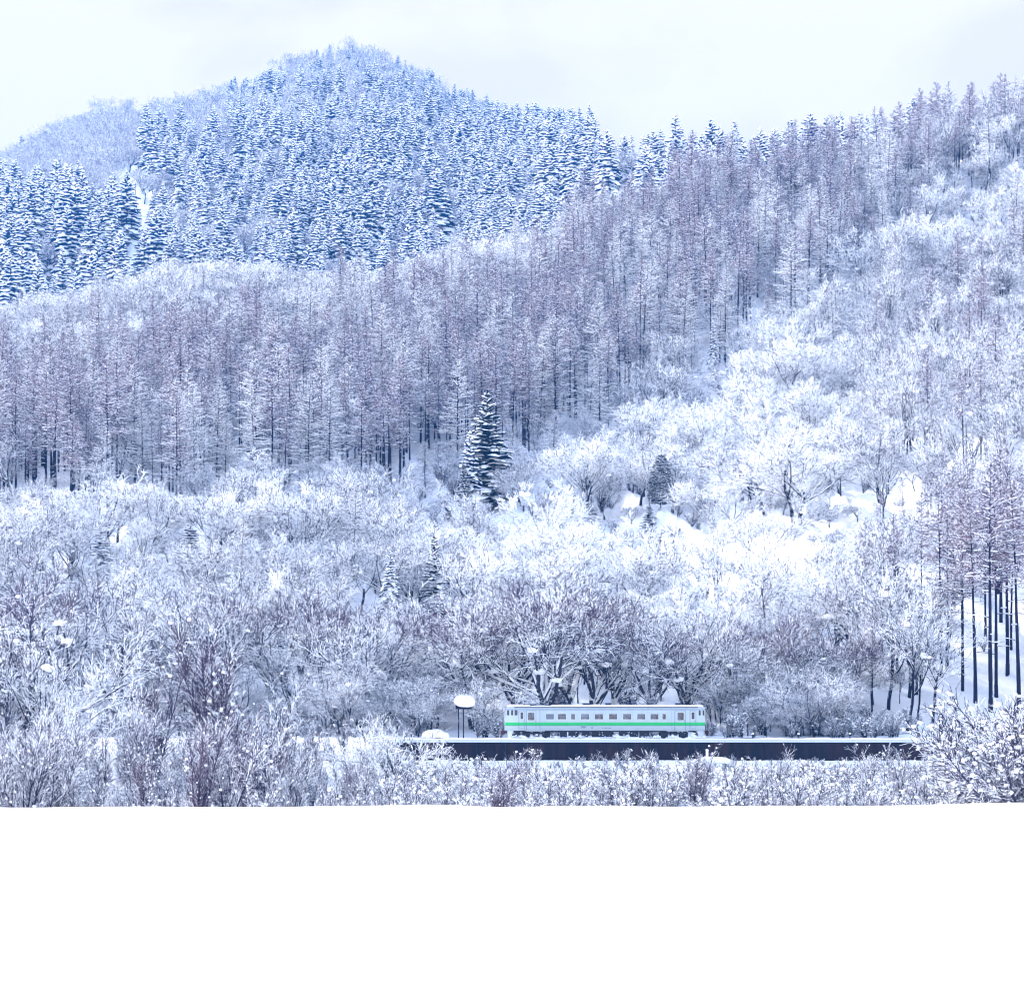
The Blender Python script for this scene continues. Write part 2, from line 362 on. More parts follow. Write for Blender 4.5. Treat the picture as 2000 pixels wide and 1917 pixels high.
# ---- the railcar
def paint():
    m = mat('railcar_paint', (0.6, 0.65, 0.7), 0.42, 0.0, 0.4); nt = m.node_tree; N = nt.nodes; L = nt.links; b = N['Principled BSDF']
    t = N.new('ShaderNodeTexCoord'); s = N.new('ShaderNodeSeparateXYZ'); L.new(t.outputs['Object'], s.inputs[0])
    r = N.new('ShaderNodeValToRGB'); r.color_ramp.interpolation = 'CONSTANT'
    mr = N.new('ShaderNodeMath'); mr.operation = 'DIVIDE'; mr.inputs[1].default_value = 4.0; L.new(s.outputs['Z'], mr.inputs[0]); L.new(mr.outputs[0], r.inputs[0])
    e = r.color_ramp.elements; body = (0.47, 0.565, 0.62, 1)
    e[0].position = 0; e[0].color = body; e[1].position = 1.30/4; e[1].color = (0.03, 0.10, 0.30, 1)
    for z, c in ((1.355, (0.01, 0.50, 0.13, 1)), (1.68, body), (2.985, (0.03, 0.07, 0.30, 1)), (3.05, body)):
        q = e.new(z/4); q.color = c
    n = N.new('ShaderNodeTexNoise'); n.inputs['Scale'].default_value = 1.4; n.inputs['Detail'].default_value = 5
    mp = N.new('ShaderNodeMapping'); mp.inputs['Scale'].default_value = (1, 1, 0.25); L.new(t.outputs['Object'], mp.inputs[0]); L.new(mp.outputs[0], n.inputs[0])
    mr2 = N.new('ShaderNodeMapRange'); mr2.inputs['To Min'].default_value = 0.82; mr2.inputs['To Max'].default_value = 1.06; L.new(n.outputs['Fac'], mr2.inputs['Value'])
    mm = N.new('ShaderNodeMix'); mm.data_type = 'RGBA'; mm.blend_type = 'MULTIPLY'; mm.inputs['Factor'].default_value = 1
    L.new(r.outputs[0], mm.inputs['A']); L.new(mr2.outputs[0], mm.inputs['B'])
    gz = N.new('ShaderNodeMapRange'); gz.inputs['From Min'].default_value = 1.5; gz.inputs['From Max'].default_value = 0.7; L.new(s.outputs['Z'], gz.inputs['Value'])
    gm = N.new('ShaderNodeMath'); gm.operation = 'MULTIPLY'; L.new(gz.outputs[0], gm.inputs[0]); L.new(n.outputs['Fac'], gm.inputs[1])
    gd = N.new('ShaderNodeMix'); gd.data_type = 'RGBA'; gd.inputs['B'].default_value = (0.16, 0.17, 0.20, 1); L.new(gm.outputs[0], gd.inputs['Factor']); L.new(mm.outputs['Result'], gd.inputs['A'])
    L.new(gd.outputs['Result'], b.inputs['Base Color'])
    return m
M_PAINT = paint()
M_PLAIN = mat('skirt_grey', (0.50, 0.56, 0.64), 0.6)
M_SEAM = mat('door_seam', (0.10, 0.14, 0.24), 0.7)
M_FRAME = mat('window_rim', (0.62, 0.68, 0.74), 0.35, 0.3)
M_SEAT = mat('seat_moquette', (0.05, 0.07, 0.16), 0.9)
M_INT = mat('cabin_lining', (0.35, 0.38, 0.42), 0.8)
def glass(name, tint, k):
    m = bpy.data.materials.new(name); m.use_nodes = True; nt = m.node_tree; N = nt.nodes; L = nt.links
    for n in list(N): N.remove(n)
    o = N.new('ShaderNodeOutputMaterial'); a = N.new('ShaderNodeBsdfTransparent'); a.inputs[0].default_value = (*tint, 1)
    g = N.new('ShaderNodeBsdfGlossy'); g.inputs['Roughness'].default_value = 0.05; g.inputs['Color'].default_value = (0.8, 0.85, 0.9, 1)
    x = N.new('ShaderNodeMixShader'); x.inputs[0].default_value = k
    L.new(a.outputs[0], x.inputs[1]); L.new(g.outputs[0], x.inputs[2]); L.new(x.outputs[0], o.inputs[0]); return m
M_GLASS = glass('window_glass', (0.42, 0.50, 0.62), 0.08)
M_FROST = mat('frosted_pane', (0.12, 0.16, 0.22), 0.3, 0, 0.5)
M_CABG = mat('cab_glass', (0.015, 0.022, 0.05), 0.12, 0, 0.6)
TX0 = wx(987, 300)
car = empty('railcar', (TX0, 300, RZ))
tag(car, 'silver diesel railcar with green side stripe and snow on its roof', 'train')
LEN = 21.18; HW = 1.4
wins = [((c0-120)*.012247, (c1-120)*.012247, 1.98, 2.60) for c0, c1 in ((470,543),(573,648),(688,725),(772,847),(893,968),(1015,1090),(1138,1212),(1260,1333),(1375,1448),(1478,1512))]
doorw = [(2.37, 3.11, 1.88, 2.73), (18.23, 18.95, 1.88, 2.73)]
crew = [(1.59, 1.91, 2.01, 2.77), (19.73, 20.08, 2.01, 2.77)]
cab = [(0.17, 0.43, 2.41, 2.99), (0.60, 0.85, 2.41, 2.99), (0.97, 1.31, 2.41, 2.99), (20.49, 20.74, 2.40, 2.97), (20.90, 21.12, 2.40, 2.97)]
holes = wins + doorw + crew + cab
def side(mb, y, y2):
    xs_ = sorted({0.0, LEN, 0.22, 2.0, 2.15, 4.2, 4.35, 18.0, 17.1, 19.4} | {h[0] for h in holes} | {h[1] for h in holes})
    zs_ = sorted({0.72, 0.80, 3.05, 3.28} | {h[2] for h in holes} | {h[3] for h in holes})
    for i in range(len(xs_)-1):
        for j in range(len(zs_)-1):
            a, b, c, d = xs_[i], xs_[i+1], zs_[j], zs_[j+1]; mxx, mz = (a+b)/2, (c+d)/2
            if any(h[0] < mxx < h[1] and h[2] < mz < h[3] for h in holes): continue
            if c < 0.79 and not (2.15 <= a and b <= 4.2 or 17.1 <= a and b <= 19.4): continue
            if b <= 0.221 and c >= 3.0: mb.add([(a, y, c), (b, y, c), (b, y, d)], Ft=[(0, 1, 2)]); continue
            mb.add([(a, y, c), (b, y, c), (b, y, d), (a, y, d)], [(0, 1, 2, 3)])
    for h in holes:      # reveals
        mb.add([(h[0], y, h[2]), (h[1], y, h[2]), (h[1], y, h[3]), (h[0], y, h[3]), (h[0], y2, h[2]), (h[1], y2, h[2]), (h[1], y2, h[3]), (h[0], y2, h[3])],
               [(0,1,5,4),(1,2,6,5),(2,3,7,6),(3,0,4,7)])
mb = MB(); side(mb, -HW, -HW+0.08); side(mb, HW, HW-0.08)
for x in (0.0, LEN):
    mb.add([(x, -HW, 0.8), (x, HW, 0.8), (x, HW, 3.05), (x, -HW, 3.05)], [(0,1,2,3)])
mb.add([(0, -HW, 3.05), (0, HW, 3.05), (0.22, HW, 3.28), (0.22, -HW, 3.28)], [(0,1,2,3)])
mb.add([(LEN, -HW, 3.05), (LEN, HW, 3.05), (LEN, HW, 3.28), (LEN, -HW, 3.28)], [(0,1,2,3)])
mb.add([(0, -HW, 0.80), (LEN, -HW, 0.80), (LEN, HW, 0.80), (0, HW, 0.80)], [(0,1,2,3)])
body = mb.build('body', M_PAINT, car)
mb = MB(); mb.box(0.1, LEN-0.1, -1.3, 1.3, 1.0, 1.06).box(0.3, LEN-0.1, -1.3, 1.3, 3.0, 3.04)
for x in (2.05, 3.9, 17.3, 19.3): mb.box(x, x+0.05, -1.3, 1.3, 1.06, 3.0)
mb.build('interior', M_INT, car)
for i, h in enumerate(wins):
    if i in (0, 2, 9): MB().box(h[0]-.2, h[0]-0.1, -1.25, 1.25, 1.06, 2.7).build('partition', M_INT, car); continue
    for y0, y1 in ((-1.25, -0.35), (0.35, 1.25)):
        MB().prism([(h[0]-.05, 1.1), (h[0]-.05, 2.18), (h[0]+.07, 2.18), (h[0]+.10, 1.53), (h[1]-.12, 1.53), (h[1]-.10, 2.18), (h[1]+.02, 2.18), (h[1]+.02, 1.1)], y0, y1).build('seat', M_SEAT, car)
def rr(x0, x1, z0, z1, r, k=4):
    p = []
    for cx, cz, a0 in ((x1-r, z1-r, 0), (x0+r, z1-r, 90), (x0+r, z0+r, 180), (x1-r, z0+r, 270)):
        for i in range(k+1): a = math.radians(a0 + 90*i/k); p.append((cx + r*math.cos(a), cz + r*math.sin(a)))
    return p
def ring(mb, h, r, wd, y0, y1, grow=0.012):
    A = rr(h[0]-grow, h[1]+grow, h[2]-grow, h[3]+grow, 0.02); B = rr(h[0]+wd, h[1]-wd, h[2]+wd, h[3]-wd, r); n = len(A)
    V = [(x, y0, z) for x, z in A] + [(x, y0, z) for x, z in B] + [(x, y1, z) for x, z in A] + [(x, y1, z) for x, z in B]
    F_ = []
    for i in range(n):
        j = (i+1) % n; F_ += [(i, j, j+n, i+n), (i, j, j+2*n, i+2*n), (i+n, j+n, j+3*n, i+3*n)]
    mb.add(V, F_)
for sgn in (-1, 1):
    for i, h in enumerate(wins):
        mb = MB(); ring(mb, h, 0.03, 0.025, sgn*(HW+0.014), sgn*(HW-0.02)); fr = mb.build('window', M_FRAME, car)
        MB().add([(h[0], sgn*1.36, h[2]), (h[1], sgn*1.36, h[2]), (h[1], sgn*1.36, h[3]), (h[0], sgn*1.36, h[3])], [(0,1,2,3)]).build('pane', M_FROST if i == 0 else M_GLASS, fr)
        MB().box(h[0]-0.03, h[1]+0.03, min(sgn*1.402, sgn*1.44), max(sgn*1.402, sgn*1.44), h[2]-0.05, h[2]-0.015).build('sill', M_FRAME, fr)
    for h in cab:
        mb = MB(); ring(mb, h, 0.09, 0.012, sgn*(HW+0.010), sgn*(HW-0.02)); fr = mb.build('cab_window', M_PAINT, car)
        MB().add([(h[0], sgn*1.37, h[2]), (h[1], sgn*1.37, h[2]), (h[1], sgn*1.37, h[3]), (h[0], sgn*1.37, h[3])], [(0,1,2,3)]).build('pane', M_CABG, fr)
    for x0, x1, z0, z1, h, nm, gl in ((1.46, 2.04, 1.03, 2.88, crew[0], 'crew_door', M_CABG), (19.6, 20.2, 1.03, 2.88, crew[1], 'crew_door', M_CABG),
                                  (2.24, 3.24, 0.74, 2.90, doorw[0], 'passenger_door', M_GLASS), (18.0, 19.10, 0.74, 2.90, doorw[1], 'passenger_door', M_GLASS)):
        mb = MB(); y0, y1 = sorted((sgn*1.402, sgn*1.412)); wl = 0.045
        mb.box(x0-wl, x0, y0, y1, z0, z1).box(x1, x1+wl*.6, y0, y1, z0, z1).box(x0-wl, x1+wl*.6, y0, y1, z1+.001, z1+0.025)
        if nm == 'crew_door': mb.box(x0-wl, x1+wl*.6, y0, y1, z0-0.03, z0-.001)
        dr = mb.build(nm, M_SEAM, car)
        mb = MB(); ring(mb, h, 0.09 if nm != 'crew_door' else 0.03, 0.02, sgn*(HW+0.012), sgn*(HW-0.02)); mb.build('window_frame', M_FRAME, dr)
        MB().add([(h[0], sgn*1.37, h[2]), (h[1], sgn*1.37, h[2]), (h[1], sgn*1.37, h[3]), (h[0], sgn*1.37, h[3])], [(0,1,2,3)]).build('pane', gl, dr)
        y0, y1 = sorted((sgn*1.402, sgn*1.45)); MB().box(x1-0.10, x1-0.06, y0, y1, 1.75, 1.9).build('handle', M_SEAM, dr)
    if sgn < 0:
        # pocket seams, louvre, roundel and the car number low on the side
        mb = MB()
        for x in (3.62, 3.75, 17.65): MB().box(x, x+0.018, -1.408, -1.402, 0.95, 2.95).build('panel_seam', M_SEAM, car)
        mb = MB()
        for k in range(6): mb.box(8.02, 8.54, -1.41, -1.402, 1.09+k*.035, 1.108+k*.035)
        mb.build('vent_louvre', M_SEAM, car)
        mb = MB(); k = 20
        for i in range(k):
            a, b = 6.2832*i/k, 6.2832*(i+1)/k
            mb.add([(9.19+r_*math.cos(q), -1.404, 1.09+r_*math.sin(q)) for q in (a, b) for r_ in (0.055, 0.10)], [(0,1,3,2)])
        mb.build('roundel', M_SEAM, car)
        fc = bpy.data.curves.new('car_number', 'FONT'); fc.body = '\u30ad\u30cf40 1766'; fc.size = 0.19; fc.extrude = 0.002
        fo = bpy.data.objects.new('tmp', fc); COL.objects.link(fo)
        me = bpy.data.meshes.new_from_object(fo.evaluated_get(bpy.context.evaluated_depsgraph_get())); bpy.data.objects.remove(fo)
        me.materials.clear(); me.materials.append(M_NAVY)
        to = bpy.data.objects.new('car_number', me); COL.objects.link(to); to.parent = car; to.location = (10.24, -1.406, 1.02); to.rotation_euler = (math.radians(90), 0, 0)
# roof: dark gutter, curved roof, snow
prof = [(-1.43, 3.22), (-1.43, 3.32), (-1.2, 3.36), (-0.6, 3.42), (0, 3.44), (0.6, 3.42), (1.2, 3.36), (1.43, 3.32), (1.43, 3.22)]
MB().prismx(prof, 0.95, 20.42).build('roof', M_NAVY, car)
mb = MB(); n = 160; xx = np.linspace(0.25, 21.0, n); r1 = np.random.default_rng(3)
V = []
for i, x in enumerate(xx):
    k = 0.07 + 0.03*math.sin(x*2.1) + 0.02*r1.random()
    if x > 17: k *= max(0.45, 1 - (x-17)*0.18)
    if i in (0, n-1): k = 0.0
    V += [(x, y*0.99, z + 0.003 + (k if abs(y) < 1.4 else 0)) for y, z in ((-1.425, 3.325), (-1.38, 3.37), (-0.9, 3.43), (0, 3.47), (0.9, 3.43), (1.38, 3.37), (1.425, 3.325))]
mb.add(V, [(i*7+j, (i+1)*7+j, (i+1)*7+j+1, i*7+j+1) for i in range(n-1) for j in range(6)]).build('roof_snow', M_PAD, car, smooth=True)
for x0, x1 in ((0.3, 0.95), (20.42, 21.1)): MB().box(x0, x1, -1.36, 1.36, 3.29, 3.325).build('cab_roof', M_PLAIN, car)
mb = MB(); mb.box(2.6, 4.84, -1.31, -0.2, 3.34, 3.60).box(2.5, 4.2, -1.34, -1.0, 3.56, 3.605); mb.build('roof_equipment', M_NAVY, car)
for x0, x1 in ((6.1, 6.8), (8.2, 9.03), (10.6, 11.3), (12.76, 13.47), (15.03, 15.74), (18.06, 18.74)):
    v = MB().prism([(x0+.08, 3.47), (x1-.08, 3.47), (x1-.06, 3.60), (x1, 3.62), (x1, 3.74), (x0, 3.74), (x0, 3.62), (x0+.06, 3.60)], -0.4, 0.4).build('roof_ventilator', M_NAVY, car)
mb = MB(); mb.box(1.5, 1.56, -0.03, 0.03, 3.5, 3.83).box(1.35, 1.72, -0.03, 0.03, 3.52, 3.56); mb.build('aerial', M_DARK, car)
# ends
for x, s_ in ((0.0, -1), (LEN, 1)):
    a, b = sorted((x + s_*0.003, x + s_*0.09))
    MB().box(a, b, -0.45, 0.45, 0.85, 2.95).build('gangway_door', M_DARK if s_ > 0 else M_PLAIN, car)
    for y0, y1 in ((-1.3, -0.55), (0.55, 1.3)):
        a, b = sorted((x + s_*0.003, x + s_*0.02)); MB().box(a, b, y0, y1, 2.35, 2.98).build('end_window', M_CABG, car)
    for y in (-0.95, 0.95):
        k = 14; pts = [(y + 0.13*math.cos(6.283*i/k), 1.85 + 0.13*math.sin(6.283*i/k)) for i in range(k)]
        a, b = sorted((x + s_*0.003, x + s_*0.07)); MB().prismx(pts, a, b).build('headlight', M_FRAME, car)
    MB().box(*sorted((x + s_*0.05, x + s_*0.45)), -0.14, 0.14, 0.45, 0.72).box(*sorted((x+s_*.25, x+s_*.42)), -0.25, 0.25, 0.35, 0.80).build('coupler', mat('rusty_coupler', (0.10, 0.03, 0.03), 0.8), car)
mb = MB().prism([(0.22, 0.80), (0.86, 0.80), (0.65, 0.20), (0.24, 0.20)], -1.3, -1.2).prism([(0.22, 0.80), (0.86, 0.80), (0.65, 0.20), (0.24, 0.20)], 1.2, 1.3).box(0.25, 0.30, -1.2, 1.2, 0.2, 0.7)
mb.build('snowplough', M_PLAIN, car)
mb = MB().prism([(20.35, 0.80), (20.98, 0.80), (20.96, 0.20), (20.5, 0.20)], -1.3, -1.2).prism([(20.35, 0.80), (20.98, 0.80), (20.96, 0.20), (20.5, 0.20)], 1.2, 1.3).box(20.9, 20.95, -1.2, 1.2, 0.2, 0.7)
mb.build('snowplough', M_PLAIN, car)
# bogies and underfloor gear
MB().box(0.9, 20.2, -1.1, 1.1, 0.66, 0.797).build('underframe', M_DARK, car)
for c in (3.28, 17.9):
    bg_ = MB().box(c-1.5, c+1.5, -1.18, -1.02, 0.42, 0.62).box(c-1.5, c+1.5, 1.02, 1.18, 0.42, 0.62).box(c-0.35, c+0.35, -1.25, 1.25, 0.3, 0.66).build('bogie', M_DARK, car)
    for dx in (-1.06, 1.06):
        wh = MB().cyly(c+dx, 0.43, 0.43, -0.80, -0.68).cyly(c+dx, 0.43, 0.43, 0.68, 0.80).cyly(c+dx, 0.43, 0.07, -0.68, 0.68, 8).build('wheel', M_DARK, bg_)
        MB().box(c+dx-0.42, c+dx+0.42, -1.24, -1.185, 0.10, 0.60).box(c+dx-0.42, c+dx+0.42, 1.185, 1.24, 0.10, 0.60).build('axle_box', M_DARK, bg_)
r2 = random.Random(8)
for c0, c1, z in ((1.05, 1.6, 0.30), (5.83, 6.55, 0.10), (6.7, 7.4, 0.25), (8.1, 8.9, 0.28), (9.2, 10.25, 0.12), (10.5, 11.5, 0.12), (12.1, 12.9, 0.25), (13.2, 14.1, 0.15), (14.3, 15.3, 0.22), (20.0, 20.3, 0.3)):
    MB().box(c0, c1, -1.25, -0.35, z, 0.68).box(c0+.05, c1-.1, 0.3, 1.25, z+.05, 0.68).build('equipment_box', M_DARK, car)
C_, SC_ = [], []
for cx_, cw in ((1.0, 0.5), (1.9, 0.3), (3.3, 0.65), (4.9, 0.35), (5.4, 0.4), (7.4, 0.5), (8.0, 0.4), (11.75, 0.3), (12.0, 0.25), (16.0, 0.6), (17.9, 0.55), (19.7, 0.4), (20.3, 0.5), (20.8, 0.4), (0.6, 0.4), (13.0, .2), (15.6,.3)):
    for k in range(5):
        C_.append((cx_ + r2.uniform(-cw, cw), r2.uniform(-1.32, -1.15), abs(r2.gauss(0.0, 0.16)) + 0.02)); q = r2.uniform(0.05, 0.17); SC_.append((q*1.7, q, q*.7))
for k in range(50):
    C_.append((r2.uniform(0.6, 20.6), r2.uniform(-1.3, -1.2), r2.uniform(0.0, 0.68))); q = r2.uniform(0.02, 0.06); SC_.append((q*1.7, q, q*.8))
tag(MB().blobs(C_, SC_, np.random.default_rng(1)).build('packed_snow', M_PAD, car), kind='stuff')

# ---- small things by the line
dS = 305.5
sg = empty('trackside_signboard', (wx(905, dS), dS, zg(905, dS)))
tag(sg, 'trackside board on two dark posts under a huge cushion of snow', 'sign')
for px, yt in ((895.5, 1380), (905.2, 1374)):
    x = wx(px, dS) - sg.location.x; MB().box(x-0.06, x+0.06, -0.06, 0.06, -0.5, zof(yt, dS) - sg.location.z).build('post', M_BARK, sg)
zc = zof(1378, dS) - sg.location.z
MB().box(-0.85, 0.85, 0.09, 0.16, zc-0.35, zc+0.15).build('board', M_BARK, sg)
mb = MB(); bm = []
nu, nv = 28, 14; r3 = np.random.default_rng(2)
V = []
for j in range(nv+1):
    th = math.pi*j/nv
    for i in range(nu):
        ph = 2*math.pi*i/nu; sx_ = abs(math.sin(th))**0.75
        zz = math.cos(th); zz = zz*0.68 if zz > 0 else zz*0.55 - 0.12*math.cos(3*ph)*sx_
        V.append((1.16*sx_*math.cos(ph)*(1+0.03*math.sin(3*ph+1)), 0.75*sx_*math.sin(ph), zz + 0.02*math.sin(5*ph)))
mb.add(V, [(j*nu+i, (j+1)*nu+i, (j+1)*nu+(i+1) % nu, j*nu+(i+1) % nu) for j in range(nv) for i in range(nu)])
mb.build('snow_cushion', M_PAD, sg, smooth=True, loc=(wx(906.5, dS)-sg.location.x, 0.05, zof(1370, dS)-sg.location.z))

def lump(name, X, d, w_, h_, label, cat, dz=0, seed=0, z=None, dep=None, material=None):
    nu, nv = 30, 10; rg = random.Random(seed); p = [rg.uniform(0, 6) for _ in range(4)]; V = []
    for j in range(nv+1):
        th = (math.pi*0.5)*j/nv
        for i in range(nu):
            ph = 2*math.pi*i/nu; r_ = math.sin(th)**0.7*(1+0.16*math.sin(2*ph+p[0])+0.09*math.sin(5*ph+p[1])+0.05*math.sin(9*ph+p[3]+3*th))
            V.append((w_*r_*math.cos(ph), (dep or w_)*r_*math.sin(ph), h_*math.cos(th)*(1+0.10*math.sin(3*ph+p[2])) + 0.09*h_*math.sin(4*ph+p[1])*math.sin(5*th+p[3]) - 0.02))
    o = MB().add(V, [(j*nu+i, (j+1)*nu+i, (j+1)*nu+(i+1) % nu, j*nu+(i+1) % nu) for j in range(nv) for i in range(nu)]).build(name, material or M_PAD, smooth=True)
    o.location = (wx(X, d), d, (zg(X, d) if z is None else z) + dz)
    return tag(o, label, cat)
M_ROCK = snowy('rock_snowy', (0.10, 0.11, 0.15), -0.05, 0.6, 1.2)
lump('boulder', 1390, 291, 2.0, 0.62, 'rounded boulder half under snow at the foot of the dark wall', 'rock', seed=4, z=-0.1, dep=1.5, material=M_ROCK)
lump('snow_mound', 850, 306, 1.4, 0.85, 'tall snow-buried bush mound beside the track left of the signboard', 'snow mound', seed=11)
mk = empty('marker_post', (wx(1381, 292.5), 292.5, zof(1475, 292.5))); tag(mk, 'short white marker post standing on the boulder before the wall', 'marker post')
MB().box(-0.13, 0.13, -0.1, 0.1, -0.6, 0.52).build('post', M_PAD, mk); MB().blobs([(0, 0, 0.58)], [(0.19, 0.16, 0.14)], np.random.default_rng(3)).build('snow_cap', M_PAD, mk)
st = empty('dead_stick', (wx(607, 108), 108, zfield(wx(607, 108), 108)))
tag(st, 'tiny dark stick poking out of the white snow field', 'stick')
MB().tubes([(0, 0, -0.1), (0.005, 0, 0.08)], [(0.005, 0, 0.09), (0.015, 0, 0.15)], [0.02, 0.03], [0.018, 0.026], 5, 0).build('stem', M_BARK, st)
def wire(pts, name, label, r=0.022):
    P, Q = [], []
    for (a, b) in zip(pts[:-1], pts[1:]):
        n = 14
        for i in range(n):
            f0, f1 = i/n, (i+1)/n; sag = 0.02*(b-a).length
            P.append(a.lerp(b, f0) - Vector((0, 0, 4*sag*f0*(1-f0)))); Q.append(a.lerp(b, f1) - Vector((0, 0, 4*sag*f1*(1-f1))))
    o = MB().tubes([list(p) for p in P], [list(q) for q in Q], [r]*len(P), [r]*len(P), 4, 0).build(name, M_DARK)
    return tag(o, label, 'cable')
def pt(X, Y, d): return Vector((wx(X, d), d, zof(Y, d)))
wire([pt(1378, 1434, 305), pt(1470, 1435, 305), pt(1560, 1434, 305), pt(1660, 1436, 305), pt(1880, 1420, 305)], 'line_cable', 'thin dark cable sagging above the track right of the train')
wire([pt(1378, 1438.5, 304.6), pt(1500, 1438.5, 304.6), pt(1620, 1437, 304.6), pt(1740, 1434, 304.6)], 'line_cable', 'lower thin dark cable just above the wall snow')
wire([pt(-20, 1462, 284), pt(180, 1468, 284), pt(400, 1470, 284), pt(600, 1480, 284), pt(790, 1487, 284)], 'line_cable', 'long dark wire strung through the scrub left of the wall', 0.03)
for i, (X, lab) in enumerate(((1470, 'first short dark cable stake right of the train'), (1560, 'middle short dark cable stake by the track'), (1660, 'rightmost short dark cable stake by the track'))):
    o = empty('cable_stake', (wx(X, 305), 305, zg(X, 305))); tag(o, lab, 'stake', 'stakes carrying the track cable')
    MB().box(-0.05, 0.05, -0.05, 0.05, -0.3, zof(1432.5, 305)-o.location.z).build('post', M_BARK, o); MB().blobs([(0, 0, zof(1432, 305)-o.location.z)], [(0.16, 0.14, 0.12)], np.random.default_rng(i)).build('snow_cap', M_PAD, o)
# ------------------------------------------------------------------ trees: prototypes
def merge(a, b):
    m = MB()
    for s_ in (a, b):
        for v in s_.v: m.v.append(v)
        for f in s_.f4: m.f4.append(f + m.n)
        for f in s_.f3: m.f3.append(f + m.n)
        m.m4 += s_.m4; m.m3 += s_.m3; m.n += s_.n
    return m
def rdir(rg):
    a = rg.uniform(0, 6.2832); z = rg.uniform(-1, 1); r = math.sqrt(1-z*z); return Vector((r*math.cos(a), r*math.sin(a), z))
def branch_off(d, ang, rg):
    p = d.cross(rdir(rg)); p.normalize()
    return (d*math.cos(ang) + p*math.sin(ang)).normalized()
class Proto:
    """one shape of tree: trunk mesh, crown mesh, and both joined"""
    def __init__(s, name, trunk, crown, mats, H, R):
        s.name = name; s.trunk = trunk.mesh(name+'_trunk', mats); s.crown = crown.mesh(name+'_crown', mats)
        s.all = merge(trunk, crown).mesh(name, mats); s.H = H; s.R = R

def ridge_snow(mb, segs, rg, mi, lo=0.03, k=0.9, add=0.03):
    """snow lying along the top of every limb that is not upright"""
    P, Q, a, b = [], [], [], []
    for p, q, r0, r1 in segs:
        d = (q-p); l = d.length
        if l < 1e-4 or r0 < lo: continue
        c = abs(d.z)/l
        if c > 0.93 or rg.random() < 0.08: continue
        u = Vector((0, 0, 1))
        P.append(p + u*(r0*0.75)); Q.append(q + u*(r1*0.75)); f = (1-c*0.5)
        a.append(r0*k*f + add*f); b.append(r1*k*f + add*f)
    mb.tubes([list(x) for x in P], [list(x) for x in Q], a, b, 4, mi)

